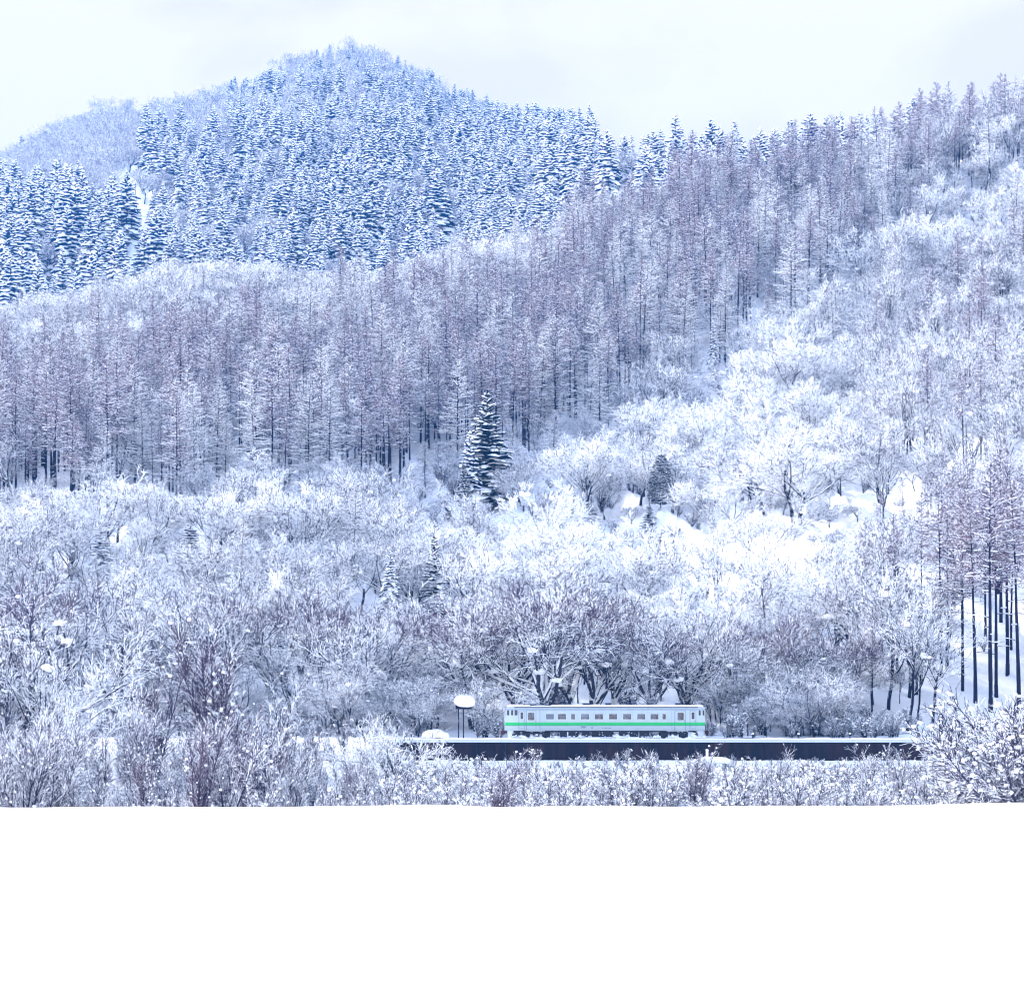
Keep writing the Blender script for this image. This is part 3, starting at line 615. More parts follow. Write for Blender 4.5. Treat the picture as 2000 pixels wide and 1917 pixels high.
def spreading(seed, H=12.0, trunk_h=0.22, spread=0.62, limbs=6, kids=(6, 6, 5, 4), twig=0.028, tmat=2, rad=0.026, up=0.25, pads=0, wob=0.22, topbrown=0.0, stems=1, thick_snow=True, tl=0.75, lenk=1.0):
    """bare spreading tree; materials: 0 bark, 1 snow clump, 2 twig, 3 brown twig"""
    rg = random.Random(seed); npr = np.random.default_rng(seed)
    T, B, W, WB = [], [], [], []
    forks = []
    def grow(p, d, L, r, lv):
        n = (5, 5, 4, 3, 2)[lv]
        kc = kids[lv] if lv < len(kids) else 0
        nodes = []
        for i in range(n):
            r1 = r*(1 - 0.55*(i+1)/n) if lv else r*(1-0.35*(i+1)/n)
            r0 = r*(1 - 0.55*i/n) if lv else r*(1-0.35*i/n)
            q = p + d*(L/n)
            (T if lv <= 1 else B if lv == 2 else W).append((p.copy(), q.copy(), r0, r1))
            nodes.append((q.copy(), d.copy(), r1, (i+1)/n)); p = q
            d = (d + rdir(rg)*wob + Vector((0, 0, 1))*up*(0.16 if lv < 3 else 0.08)).normalized()
        if lv == 1 or lv == 2: forks.append((nodes[len(nodes)//2][0], r))
        for c in range(kc):
            t = rg.uniform(0.3, 1.0) if lv else rg.uniform(0.55, 1.0)
            k = min(n-1, int(t*n)); q, dd, rr_, f = nodes[k]
            if rg.random() < .5 and k: q = q.lerp(nodes[k-1][0], rg.random())
            ang = rg.uniform(0.4, 1.05) if lv else rg.uniform(0.5, 1.1)*spread/0.62
            nd = branch_off(dd, ang, rg)
            if lv <= 1 and nd.z < -0.05: nd.z *= -0.5; nd.normalize()
            LL = L*(tl if lv else 1.0)*rg.uniform(0.55, 1.0)*(1.15-0.45*t) if lv else L2*rg.uniform(0.75, 1.1)
            grow(q, nd, LL, rr_*rg.uniform(0.45, 0.72), lv+1)
    for s_ in range(stems):
        L0 = H*trunk_h*rg.uniform(0.9, 1.2); L2 = H*(0.52 if stems == 1 else 0.48)*lenk
        d0 = (Vector((0, 0, 1)) + rdir(rg)*(0.10 if stems == 1 else 0.35)).normalized(); d0.z = abs(d0.z)
        ks = kids
        def g0():
            n = limbs
        kids0 = kids
        kids = (limbs,) + tuple(kids0[1:]) if False else kids0
        grow(Vector((rg.uniform(-.3, .3)*(stems > 1), rg.uniform(-.3, .3)*(stems > 1), -0.4)), d0, L0 + 0.4, H*rad*(1 if stems == 1 else 0.62), 0)
    zmax = max(q.z for _, q, _, _ in W) if W else H
    sc = H/zmax
    f = lambda S_: [(p*sc, q*sc, a, b) for p, q, a, b in S_]
    T, B, W = f(T), f(B), f(W)
    tm, cm = MB(), MB()
    for S_, m_, k in ((T, tm, 6), (B, cm, 4)):
        m_.tubes([list(x[0]) for x in S_], [list(x[1]) for x in S_], [x[2] for x in S_], [x[3] for x in S_], k, 0)
    if thick_snow:
        ridge_snow(tm, T, rg, 1); ridge_snow(cm, B, rg, 1, lo=0.015, add=0.02)
    R = max(math.hypot(q.x, q.y) for _, q, _, _ in W)
    for br in (0, 1):
        S_ = [x for x in W if ((x[1].z/H + 0.25*x[1].xy.length/R + rg.uniform(-.08, .08)) > 1.08 - topbrown) == bool(br)] if topbrown else ([] if br else W)
        cm.tubes([list(x[0]) for x in S_], [list(x[1]) for x in S_], [max(twig*0.8, min(x[2], twig*2.0)) for x in S_], [twig*0.7 for x in S_], 3, 3 if br else tmat)
    C = []; SCL = []
    fk = list(forks); rg.shuffle(fk)
    for p, r in fk[:pads]:
        q = rg.uniform(0.16, 0.5)*(H/12); C.append(list(p*sc + Vector((0, 0, q*0.25)))); SCL.append((q*rg.uniform(.9, 1.4), q, q*0.62))
    cm.blobs(C, SCL, npr, 1)
    return tm, cm, R

def larch(seed, H=20.0, clear=0.30, rad=0.0105, twig=0.030, wide=0.13, dens=1.0, rsn=0.5):
    rg = random.Random(seed); npr = np.random.default_rng(seed)
    T, B, W = [], [], []
    p = Vector((0, 0, -0.4)); d = Vector((rg.uniform(-.02, .02), rg.uniform(-.02, .02), 1)).normalized(); n = 14; pts = [p.copy()]
    for i in range(n):
        q = p + d*((H+0.4)/n); f0, f1 = i/n, (i+1)/n
        T.append((p.copy(), q.copy(), H*rad*(1-f0*0.92), H*rad*(1-f1*0.92))); p = q; pts.append(p.copy())
        d = (d + Vector((rg.uniform(-.015, .015), rg.uniform(-.015, .015), 0))).normalized()
    def at(t):
        k = min(n-1, int(t*n)); return pts[k].lerp(pts[k+1], t*n-k)
    z = clear*0.45; ang = 0
    while z < 0.99:
        live = z > clear
        t = (z-clear)/(1-clear) if live else 0
        for b in range(rg.choice((2, 3, 3, 4)) if live else (1 if rg.random() < .6 else 0)):
            ang = rg.uniform(0, 6.2832)
            Lb = H*wide*((1-t)**0.7*(0.75+0.5*rg.random()) if live else rg.uniform(.15, .55)) + 0.25
            dd = Vector((math.cos(ang), math.sin(ang), rg.uniform(-0.05, 0.30) + 0.5*t*t)).normalized(); q = at(z); m = 4
            for i in range(m):
                e = q + dd*(Lb/m); r0 = 0.045*(1-i/m)+0.015
                B.append((q.copy(), e.copy(), r0, r0*0.7))
                if live:
                    for c in range(int(3*dens + rg.random())):
                        s_ = q.lerp(e, rg.random()); td = branch_off(dd, rg.uniform(.5, 1.3), rg); td.z = td.z*0.7 - 0.05; td.normalize()
                        l = min(1.1, Lb*0.42)*rg.uniform(.4, 1)*(1-i/m*.5); e2 = s_ + td*l
                        W.append((s_, e2, twig, twig*.6))
                        if rg.random() < .6*dens:
                            t2 = branch_off(td, rg.uniform(.5, 1.2), rg); s3 = s_.lerp(e2, rg.uniform(.3, .9)); W.append((s3, s3 + t2*l*.6, twig*.8, twig*.5))
                q = e; dd = (dd + Vector((rg.uniform(-.1, .1), rg.uniform(-.1, .1), -0.03 + .05*t))).normalized()
        z += 0.021*(1 if live else 1.6)
    tm, cm = MB(), MB()
    tm.tubes([list(x[0]) for x in T], [list(x[1]) for x in T], [x[2] for x in T], [x[3] for x in T], 6, 0)
    cm.tubes([list(x[0]) for x in B], [list(x[1]) for x in B], [x[2] for x in B], [x[3] for x in B], 4, 4)
    ridge_snow(cm, [x for x in B if rg.random() < rsn], rg, 1, lo=0.012, add=0.03)
    cm.tubes([list(x[0]) for x in W], [list(x[1]) for x in W], [x[2] for x in W], [x[3] for x in W], 3, 2)
    return tm, cm, H*wide

def conifer(seed, H=15.0, wide=0.20, load=0.55, gap=0.0, mi=2, droop=0.35, whorl=0.036, thick=1.0):
    """snow-laden spruce: whorls of drooping fans, each fan a row of needle pads with snow lying on top"""
    rg = random.Random(seed); npr = np.random.default_rng(seed)
    tm, cm = MB(), MB()
    tm.tubes([(0, 0, -0.4)], [(0, 0, H*0.97)], [H*0.016], [0.03], 6, 0)
    C, SC, RT, SN, SSC, SRT = [], [], [], [], [], []
    def rotm(d):
        x = d.normalized(); y = Vector((0, 0, 1)).cross(x); y.normalize(); z = x.cross(y)
        return np.array([[x.x, y.x, z.x], [x.y, y.y, z.y], [x.z, y.z, z.z]])
    z = 0.07
    while z < 0.985:
        t = z; nb = max(3, int(8*(1-t*0.5))); R = H*wide*(1-t)**0.85 + 0.18
        a0 = rg.uniform(0, 6.28)
        for b in range(nb):
            if rg.random() < gap: continue
            a = a0 + 6.2832*b/nb + rg.uniform(-.35, .35); Lb = R*rg.uniform(0.70, 1.18)
            d = Vector((math.cos(a), math.sin(a), 0.18 - droop*(1-t)*0.4 + 0.5*t*t)).normalized()
            q = Vector((0, 0, H*z + rg.uniform(-.1, .1)*H*whorl*3)); m = max(1, min(4, int(Lb/0.55)))
            for i in range(m):
                sl = Lb/m; c = q + d*sl*0.55
                wd = Lb*(0.16 + 0.15*math.sin(math.pi*min(1, (i+0.8)/m)))*rg.uniform(.6, 1.25)
                C.append(list(c)); SC.append((sl*0.72, wd, (0.11 + 0.10*wd)*thick)); dj = (d + Vector((rg.uniform(-.35, .35), rg.uniform(-.35, .35), rg.uniform(-.45, .3)))).normalized(); RT.append(rotm(dj))
                if rg.random() < load:
                    hh = rg.uniform(0.10, 0.20)*(0.6+0.5*(1-t))*thick
                    SN.append(list(c + Vector((rg.uniform(-.1, .1), rg.uniform(-.1, .1), 0.10+hh*0.5)))); SSC.append((sl*rg.uniform(.4, .62), wd*rg.uniform(.5, .8), hh)); SRT.append(rotm(dj))
                q = q + d*sl; d = (d + Vector((0, 0, -droop*0.35))).normalized()
        z += whorl*(1.0 - 0.3*t)*rg.uniform(.85, 1.15)
    C.append([0, 0, H*0.985]); SC.append((0.12, 0.12, 0.35)); RT.append(np.eye(3))
    cm.blobs(C, SC, npr, mi, np.array(RT))
    if SN: cm.blobs(SN, SSC, npr, 1, np.array(SRT))
    return tm, cm, H*wide

def shrub(seed, H=4.0, stems=9, twig=0.02, blobs=60, fan=0.45, mi=2, sub=7, bs=0.10, lean=None):
    rg = random.Random(seed); npr = np.random.default_rng(seed)
    T, W, C, SC = [], [], [], []
    for s_ in range(stems):
        a = rg.uniform(0, 6.28); k = fan*rg.uniform(.2, 1.1); d = Vector((math.cos(a)*k, math.sin(a)*k, 1))
        if lean: d += Vector(lean)*rg.uniform(.3, 1)
        d.normalize()
        L = H*rg.uniform(.65, 1.05); p = Vector((rg.uniform(-.2, .2), rg.uniform(-.2, .2), -0.3)); n = 6
        for i in range(n):
            q = p + d*(L/n); r = 0.045*(1-i/n)*(H/4)**.5 + 0.014
            (T if i < 3 else W).append((p.copy(), q.copy(), r, r*.85))
            if i >= 1:
                for c in range(sub):
                    st = p.lerp(q, rg.random()); td = branch_off(d, rg.uniform(.3, .9), rg); l = L*rg.uniform(.08, .24)*(1.2-i/n*.6)
                    e = st + td*l; W.append((st, e, twig, twig*.7))
                    for c2 in range(2):
                        s2 = st.lerp(e, rg.uniform(.3, 1)); t2 = branch_off(td, rg.uniform(.4, 1), rg); W.append((s2, s2 + t2*l*.5, twig*.8, twig*.5))
                    if rg.random() < blobs/(stems*sub*5): 
                        C.append(list(e)); z_ = bs*rg.uniform(.5, 1.6); SC.append((z_*1.15, z_, z_*.85))
            p = q; d = (d + rdir(rg)*0.10 + Vector((0, 0, -.02*i*fan))).normalized()
    tm, cm = MB(), MB()
    tm.tubes([list(x[0]) for x in T], [list(x[1]) for x in T], [x[2] for x in T], [x[3] for x in T], 5, 0)
    ridge_snow(tm, T, rg, 1, lo=.03, add=.004)
    cm.tubes([list(x[0]) for x in W], [list(x[1]) for x in W], [x[2] for x in W], [x[3] for x in W], 3, mi)
    cm.blobs(C, SC, npr, 1)
    return tm, cm, H*fan

def mk_protos(name, fn, mats, argl):
    r = []
    for i, kw in enumerate(argl):
        t, c, R = fn(**kw); r.append(Proto(name, t, c, mats, kw.get('H', {'larch': 20.0, 'conifer': 15.0}.get(fn.__name__, 12.0)), R))
    return r
MT = [M_BARK, M_PAD, M_TWIG, M_TWIGB]
P = {}
P['oak'] = mk_protos('oak', spreading, [M_BARK_W, M_PAD, M_TWIG, M_TWIGB], [dict(seed=s, H=13.5, trunk_h=0.24, spread=0.50, kids=(9, 6, 6, 6), twig=0.030, rad=0.032, pads=10, wob=0.26, topbrown=tb, up=0.75) for s, tb in ((1, .30), (2, .42), (3, .05), (4, .36), (5, .12), (6, .25))])
P['bare'] = mk_protos('bare', spreading, MT, [dict(seed=20+s, H=12.0, trunk_h=0.30, spread=0.52, kids=(7, 7, 6, 5), twig=0.029, rad=0.018, pads=3, wob=0.2, topbrown=0.0, up=0.45) for s in range(6)])
P['white'] = mk_protos('white', spreading, [M_BARK, M_PAD, M_TWIGW, M_TWIGB], [dict(seed=40+s, H=11.0, trunk_h=0.34, spread=0.55, kids=(7, 7, 6, 5), twig=0.036, rad=0.017, pads=6, wob=0.2, up=0.4) for s in range(6)])
P['slim'] = mk_protos('slim', spreading, MT, [dict(seed=60+s, H=13.0, trunk_h=0.42, spread=0.42, kids=(9, 6, 5, 4), twig=0.028, rad=0.013, pads=4, wob=0.16, up=0.6, lenk=.7) for s in range(5)])
P['larch'] = mk_protos('larch', larch, [M_BARKD, M_PAD, M_LARCH, M_TWIGB, M_BARK], [dict(seed=80+s, H=20.0, clear=c, wide=wd, dens=1.35) for s, (c, wd) in enumerate(((.40, .14), (.50, .15), (.32, .15), (.56, .13), (.44, .17)))])
P['larchw'] = mk_protos('larchw', larch, [M_BARK, M_PAD, M_TWIG, M_TWIGB, M_BARK_W], [dict(seed=90+s, H=20.0, clear=c, wide=wd, twig=0.03, rsn=.85) for s, (c, wd) in enumerate(((.12, .20), (.25, .18), (.18, .23)))])
P['fir'] = mk_protos('fir', conifer, [M_BARK, M_PAD, M_NEEDLE, M_NEEDLED], [dict(seed=100+s, H=15.0, wide=wd, load=ld, gap=g, whorl=.050, thick=1.45, droop=.85) for s, (wd, ld, g) in enumerate(((.21, .8, .10), (.24, .7, .15), (.18, .85, .05), (.25, .75, .18), (.22, .6, .2), (.19, .8, .15)))])
P['firdark'] = mk_protos('firdark', conifer, [M_BARK, M_PAD, M_NEEDLED, M_NEEDLED], [dict(seed=120+s, H=16.0, wide=wd, load=.42, gap=.1, droop=.45) for s, wd in enumerate((.24, .21))])
def column(seed=0, H=13.0, R0=3.7):
    rg = random.Random(seed); npr = np.random.default_rng(seed); tm, cm = MB(), MB(); tm.tubes([(0, 0, -0.4)], [(0, 0, H*.8)], [.22], [.05], 6, 0)
    C, SC, C2, SC2 = [], [], [], []
    while len(C) < 3200:
        z = rg.random(); a = rg.uniform(0, 6.2832); k = R0*(math.sin(math.pi*min(1, 0.12+z*.88))**0.45)*(1-.45*z)*(1+.12*math.sin(3*a+5*z)); r = k*math.sqrt(rg.uniform(.3, 1))
        q = rg.uniform(.12, .30); C.append((r*math.cos(a), r*math.sin(a), H*(.06+.94*z))); SC.append((q, q, q*.55))
        if rg.random() < .10: C2.append((r*math.cos(a), r*math.sin(a), H*(.06+.94*z)+q*.4)); SC2.append((q*.9, q*.9, q*.45))
    cm.blobs(C, SC, npr, 2); cm.blobs(C2, SC2, npr, 1); return tm, cm, R0
P['column'] = mk_protos('column', column, [M_BARK, M_PAD, M_NEEDLED, M_NEEDLED], [dict(seed=3, H=13.0)])
P['shrub'] = mk_protos('shrub', shrub, [M_BARK, M_PAD, M_TWIGS, M_TWIGB], [dict(seed=140+s, H=4.0, stems=10, sub=11, bs=.075, twig=0.016, blobs=bl, fan=fa) for s, (bl, fa) in enumerate(((60, .5), (90, .4), (40, .6), (80, .5), (30, .35), (110, .55)))])
P['willow'] = mk_protos('willow', shrub, [M_BARK, M_PAD, M_TWIGS, M_TWIGB], [dict(seed=160+s, H=8.0, stems=8, twig=0.018, blobs=40, fan=fa, mi=m_, sub=13, bs=.075) for s, (fa, m_) in enumerate(((.28, 2), (.22, 3), (.35, 2), (.18, 2), (.30, 2)))])
P['bigshrub'] = mk_protos('bigshrub', shrub, [M_BARK, M_PAD, M_TWIGS, M_TWIGB], [dict(seed=180+s, H=6.5, stems=14, twig=0.018, blobs=330, fan=.75, sub=19, bs=.07, lean=(-.22, 0, 0)) for s in range(3)])
# ------------------------------------------------------------------ trees: where they stand
rg = random.Random(2024)
ENT = []        # kind, proto key, variant, X, d, scale, rotation, label override
def put(kind, key, X, d, H=None, rot=None, var=None, label=None, sxy=1.0):
    p = P[key]; v = rg.randrange(len(p)) if var is None else var
    s = (H or p[v].H)/p[v].H
    ENT.append(dict(kind=kind, key=key, var=v, X=X, d=d, s=s, sxy=sxy, rot=rg.uniform(0, 6.28) if rot is None else rot, label=label, H=s*p[v].H))
def by_px(kind, key, X, Yb, Yt, **k):
    d = k.pop('d', None) or find_d(X, Yb); H = (gY(X, d) - Yt)*d/F
    put(kind, key, X, d, H, **k); return d
FREE = []       # places kept free of scattered trees: (X, d, radius m)
def feature(kind, key, X, Yb, Yt, clear=3.0, front=0, **k):
    d = by_px(kind, key, X, Yb, Yt, **k); FREE.append((X, d, clear, front)); return d
I = lambda X, a, b: float(np.interp(X, a, b))
LD0 = ([-300, 0, 300, 560, 700, 900, 1000, 1200, 1500, 1700, 1850, 2400], [425, 428, 440, 452, 458, 478, 492, 512, 540, 578, 625, 650])
LD1 = ([-300, 0, 300, 560, 700, 1000, 1200, 1400, 1700, 1850, 2400], [548, 552, 560, 572, 592, 628, 655, 665, 668, 690, 710])
RIDGE = ([-600, 0, 400, 700, 1000, 1200, 1400, 1700, 2000, 2600], [610, 610, 625, 640, 660, 690, 700, 705, 705, 705])

# one by one: the trees the photograph shows large
rows = [(1160, 1405, 1150, 1), (1480, 1400, 1195, 3), (530, 1400, 1120, 1), (410, 1395, 1150, 2), # X, foot Y, top Y, variant
 (-20, 1400, 1120, 4), (100, 1395, 1062, 1), (215, 1400, 1160, 2), (345, 1395, 1125, 4), (470, 1400, 1150, 5), (590, 1400, 1135, 0), (672, 1405, 1170, 2),
 (760, 1405, 1165, 3), (835, 1405, 1160, 5), (925, 1415, 1135, 1), (1012, 1420, 1110, 2), (1062, 1425, 1120, 0), (1120, 1415, 1125, 3), (1200, 1410, 1170, 4),
 (1275, 1412, 1175, 1), (1345, 1418, 1165, 2), (1420, 1410, 1190, 0), (1500, 1405, 1180, 5), (1560, 1415, 1200, 1), (1640, 1405, 1230, 3)]
for i, (X, yb, yt, v) in enumerate(rows):
    feature('oak_tree', 'oak', X, yb, yt, clear=3.2, var=v, rot=i*1.3, d=318 + (1425-yb)*0.35 + (i*7 % 5)*1.5, sxy=1.1)
feature('spruce_tree', 'firdark', 952, 1005, 762, front=40, clear=5, var=0, d=455, label='tallest dark spruce standing alone mid-slope above the signboard', sxy=1.32)
feature('spruce_tree', 'fir', 918, 985, 842, front=20, clear=3, var=1, d=452, label='shorter snowy spruce leaning into the left side of the tall lone spruce')
feature('spruce_tree', 'firdark', 905, 1000, 900, clear=2, var=0, d=450, label='stubby dark spruce at the left foot of the tall lone spruce')
feature('spruce_tree', 'fir', 1393, 715, 625, front=46, clear=6, var=2, label='small neat white spruce by itself above the pale open wood')
feature('spruce_tree', 'fir', 195, 1090, 1015, front=18, clear=3, var=0, d=392, label='broad low snow-bowed spruce above the left scrub', sxy=1.6)
feature('spruce_tree', 'fir', 372, 1070, 1005, front=18, clear=3, var=2, d=398, label='broad low spruce under thick snow left of the round white thicket', sxy=1.7)
feature('spruce_tree', 'firdark', 848, 1150, 1045, front=46, clear=3, var=1, d=378, label='small spruce half hidden by oaks above the left end of the wall')
feature('spruce_tree', 'fir', 762, 1160, 1075, front=46, clear=2.5, var=1, d=372, label='little bushy spruce left of the half hidden one')
feature('spruce_tree', 'firdark', 1155, 1045, 968, front=40, clear=5, var=0, d=440, label='small dark-tipped spruce between the tall spruce and the ivy-dark column tree', sxy=1.5)
feature('spruce_tree', 'column', 1290, 1035, 886, clear=6.6, front=50, d=439, var=0, label='dark rounded column-shaped evergreen speckled with snow above the train')
feature('spruce_tree', 'firdark', 1268, 1045, 975, clear=2.5, front=26, d=436, label='small dark evergreen bush at the foot of the column-shaped one', sxy=1.6)
feature('spruce_tree', 'fir', 1120, 1020, 960, clear=2.5, var=3, d=444, label='tiny spruce just right of the tall lone spruce')
feature('larch_tree', 'larch', 1642, 1100, 830, front=40, clear=5, var=2, d=415, label='pinkish lone larch below the bare snow clearing')
feature('larch_tree', 'larchw', 830, 1010, 862, front=46, clear=4, var=2, d=462, label='wide snowy larch with level branches left of the tall spruce', sxy=1.4)
feature('larch_tree', 'larchw', 1080, 960, 800, front=46, clear=4, var=0, d=476, label='wide snow-hung larch right of the tall spruce', sxy=1.4)
feature('bare_tree', 'white', 722, 955, 770, clear=3, var=3, d=474, label='big fork-limbed bare tree at the foot of the larch stand')
feature('bare_tree', 'white', 500, 1050, 872, clear=6, var=1, d=432, label='broad round-crowned white tree above the left oaks', sxy=1.5)
for X, yb, yt in ((1935, 1345, 905), (1905, 1330, 960), (1968, 1300, 900), (1990, 1345, 930), (1850, 1280, 980), (1880, 1230, 930), (1955, 1230, 860), (2010, 1290, 880)):
    feature('larch_tree', 'larch', X, yb, yt, clear=1.6, front=14, d=329 + (1345-yb)*0.22, var=rg.randrange(5))
for X, yt, dd in ((1688, 1010, 352), (1722, 960, 366), (1752, 1000, 345), (1764, 930, 378), (1800, 960, 352), (1812, 905, 384), (1838, 940, 340), (1862, 900, 362), (1880, 950, 336), (1893, 880, 372), (1925, 930, 350), (1946, 900, 334), (1975, 950, 346)):
    put('larch_tree', 'larch', X, dd, (gY(X, dd) - yt)*dd/F, var=rg.choice((1, 3, 3, 4)), sxy=.85); FREE.append((X, dd, 1.3, 10))
for X, yb, yt in ((1705, 1370, 1130), (1735, 1375, 1090), (1775, 1350, 1060), (1790, 1345, 1100), (1840, 1390, 1110), (1865, 1370, 1080), (1915, 1365, 1150), (1670, 1340, 1080), (1630, 1310, 1060), (1618, 1330, 1100), (1660, 1260, 1020), (1745, 1290, 1000)):
    feature('bare_tree', 'slim', X, yb, yt, clear=1.5, d=328 + (1390-yb)*0.2 + (28 if X > 1830 else 0))
for X, yb, yt in ((1590, 905, 760), (1505, 930, 805), (1450, 935, 800), (1488, 890, 780), (1540, 870, 770), (1370, 950, 790), (1640, 860, 760)):
    feature('bare_tree', 'white', X, yb, yt, clear=2.5, d=find_d(X, yb))

def lane(X, d):
    return all(not (b - c < d < b + c and abs(X-a)*d/F < c*.7) for a, b, c, fr in FREE)
def free(X, d, r=0):
    x = wx(X, d)
    for a, b, c, fr in FREE:
        if b - c - fr < d < b + c and abs(X-a)*d/F < c: return False
    return True
def clearing(X, d):
    """open snow where the photograph shows none or few trees: returns share of trees to leave out"""
    Y = gY(X, d)
    if d < 700:
        if ((X-1560)/125)**2 + ((Y-925)/75)**2 < 1: return 0.48
        if ((X-1250)/90)**2 + ((Y-985)/40)**2 < 1: return 0.5
        if ((X-1480)/140)**2 + ((Y-1110)/60)**2 < 1: return 0.6
        if ((X-1840)/170)**2 + ((Y-1300)/95)**2 < 1: return 0.88
        if ((X-1920)/100)**2 + ((Y-450)/60)**2 < 1: return 0.55
        if 540 < Y < 650 and 1150 < X < 1700 and d < 575: return 0.5
    else:
        if 222 < X < 312 and 340 < Y < 560: return 0.90
        if ((X-120)/60)**2 + ((Y-600)/60)**2 < 1: return 0.8
    return 0.0

# near hill
d = 322.0
while d < 760:
    sp = 4.6 if d < 352 else (4.4 if d > 440 else 5.5) if d < 480 else 4.3
    if d > 715: sp = 6
    x = wx(-300, d)
    while x < wx(2300, d):
        xj = x + rg.uniform(-.5, .5)*sp; dj = d + rg.uniform(-.5, .5)*sp; X = CX + xj*F/dj
        x += sp
        if not free(X, dj):
            if lane(X, dj) and dj > 335:
                if rg.random() < .55: put('shrub', 'shrub', X, dj, rg.uniform(1.5, 3.6), sxy=1.3)
                elif rg.random() < .7: put('bare_tree', rg.choice(('white', 'bare')), X, dj, rg.uniform(2.8, 5.0), sxy=1.4)
            continue
        if rg.random() < clearing(X, dj):
            if rg.random() < .40: put('shrub', 'shrub', X, dj, rg.uniform(1.5, 4), sxy=1.2)
            elif rg.random() < .30: put('bare_tree', 'slim', X, dj, rg.uniform(4, 9))
            continue
        rd = I(X, *RIDGE); l0, l1 = I(X, *LD0) + 9*math.sin(X*.031) + 7*math.sin(X*.083+1), I(X, *LD1) + 8*math.sin(X*.027+2)
        n1 = math.sin(X*0.021 + dj*0.05)*0.5 + math.sin(X*0.009 - dj*0.03 + 2)*0.5
        u = rg.random()
        if l0 <= dj <= l1:
            if X > 1750 and u < .45: put('bare_tree', 'slim', X, dj, rg.uniform(11, 16))
            elif u < .82 + .12*n1: put('larch_tree', 'larch' if rg.random() < .72 + .2*n1 else 'larchw', X, dj, rg.uniform(14, 23) if X < 1150 else rg.uniform(13, 22))
            elif u < .93: put('bare_tree', rg.choice(('bare', 'slim')), X, dj, rg.uniform(9, 15))
        elif dj > l1:
            if X > 1050 and dj > l1 + 8: put('spruce_tree', 'fir', X, dj, rg.uniform(9, 15)) if u < .5 else put('bare_tree', 'bare', X, dj, rg.uniform(8, 12))
            elif X > 1780: put('larch_tree', 'larch', X, dj, rg.uniform(17, 23)) if u < .6 else put('bare_tree', 'bare', X, dj, rg.uniform(9, 13))
            else: put('bare_tree', 'white' if u < .25 else 'bare', X, dj, rg.uniform(9, 13), sxy=1.1) if u < .96 else put('larch_tree', 'larchw', X, dj, rg.uniform(12, 16))
        else:
            if dj < 345 and X < 1640:
                if u < .55: put('bare_tree', 'slim' if u < .2 else 'bare', X, dj, rg.uniform(4.5, 9.5), sxy=1.15)
                elif u < .95: put('shrub', 'shrub', X, dj, rg.uniform(2.5, 5), sxy=1.2)
                continue
            rightness = min(1, max(0, (X-950)/500.0))
            if X > 1700 and dj < 560 and u < .42: put('bare_tree', 'slim', X, dj, rg.uniform(10, 16)); continue
            if X > 1700 and dj < 560 and u < .50: put('larch_tree', 'larch', X, dj, rg.uniform(13, 19)); continue
            if X > 1820 and dj < 470:
                if u < .45: put('larch_tree', 'larch' if rg.random() < .6 else 'larchw', X, dj, rg.uniform(15, 21))
                elif u < .8: put('bare_tree', 'slim', X, dj, rg.uniform(9, 15))
                continue
            if X > 1600 and dj < 400:
                if u < .6: put('bare_tree', 'slim' if u < .4 else 'white', X, dj, rg.uniform(8, 14))
                continue
            if dj > l0 - 34 and X < 1250:
                if u < .6: put('bare_tree', 'white' if u < .35 else 'bare', X, dj, rg.uniform(4.5, 8), sxy=1.2)
                continue
            if u < .05: put('larch_tree', 'larchw', X, dj, rg.uniform(10, 15))
            elif u < .05 + 0.28 + .5*rightness: put('bare_tree', 'white', X, dj, rg.choice((rg.uniform(5, 8), rg.uniform(8, 14))), sxy=1.15)
            elif u < .90: put('bare_tree', 'bare' if rg.random() < .7 else 'slim', X, dj, rg.uniform(7, 14), sxy=1.1)
            elif u < .97: put('shrub', 'shrub', X, dj, rg.uniform(2.5, 4))
            if u > .985 and X < 1300: put('spruce_tree', 'fir', X, dj, rg.uniform(5, 9))
    d += sp
# saddle and far mountain
d = 775.0
while d < 1960:
    sp = 7.8 if d > 960 else 8.0
    x = wx(-200, d)
    while x < wx(2200, d):
        xj = x + rg.uniform(-.5, .5)*sp; dj = d + rg.uniform(-.5, .5)*sp; X = CX + xj*F/dj; x += sp
        if X > 1250 and dj > 1120: continue
        if dj < 960 and 0 < X < 1250: continue
        if rg.random() < clearing(X, dj): continue
        Y = gY(X, dj); u = rg.random()
        n1 = math.sin(X*0.016 + dj*0.011 + 1)*0.5 + math.sin(X*0.031 - dj*0.017)*0.5
        leafy = 0.10 + 0.12*max(0, n1)
        if X < 285 and Y < 415 + 0.1*X or X < 440 and Y < 300: leafy = 0.997
        n2 = math.sin(X*0.037 + Y*.05 + 2)*math.sin(X*.013 - Y*.045) + .5*math.sin(X*.09+Y*.11)
        if n2 > .62 and rg.random() < .7: continue
        if n2 < -.8: leafy = max(leafy, .55)
        if 160 < X < 360 and Y < 470: leafy = max(leafy, .6)
        if 660 < X < 760 and Y < 200: leafy = .5
        if u < leafy: put('bare_tree', rg.choice(('bare', 'slim', 'bare')), X, dj, rg.uniform(9, 17), sxy=1.1)
        else:
            big = 1.25 if X < 330 else 1.0
            put('spruce_tree', 'fir', X, dj, rg.uniform(9, 14) if Y < 190 else rg.choice((rg.uniform(9, 14), rg.uniform(14, 21)))*big if Y < 280 else rg.choice((rg.uniform(10, 15), rg.uniform(15, 21), rg.uniform(19, 27)))*big, sxy=rg.uniform(1.05, 1.6))
    d += sp

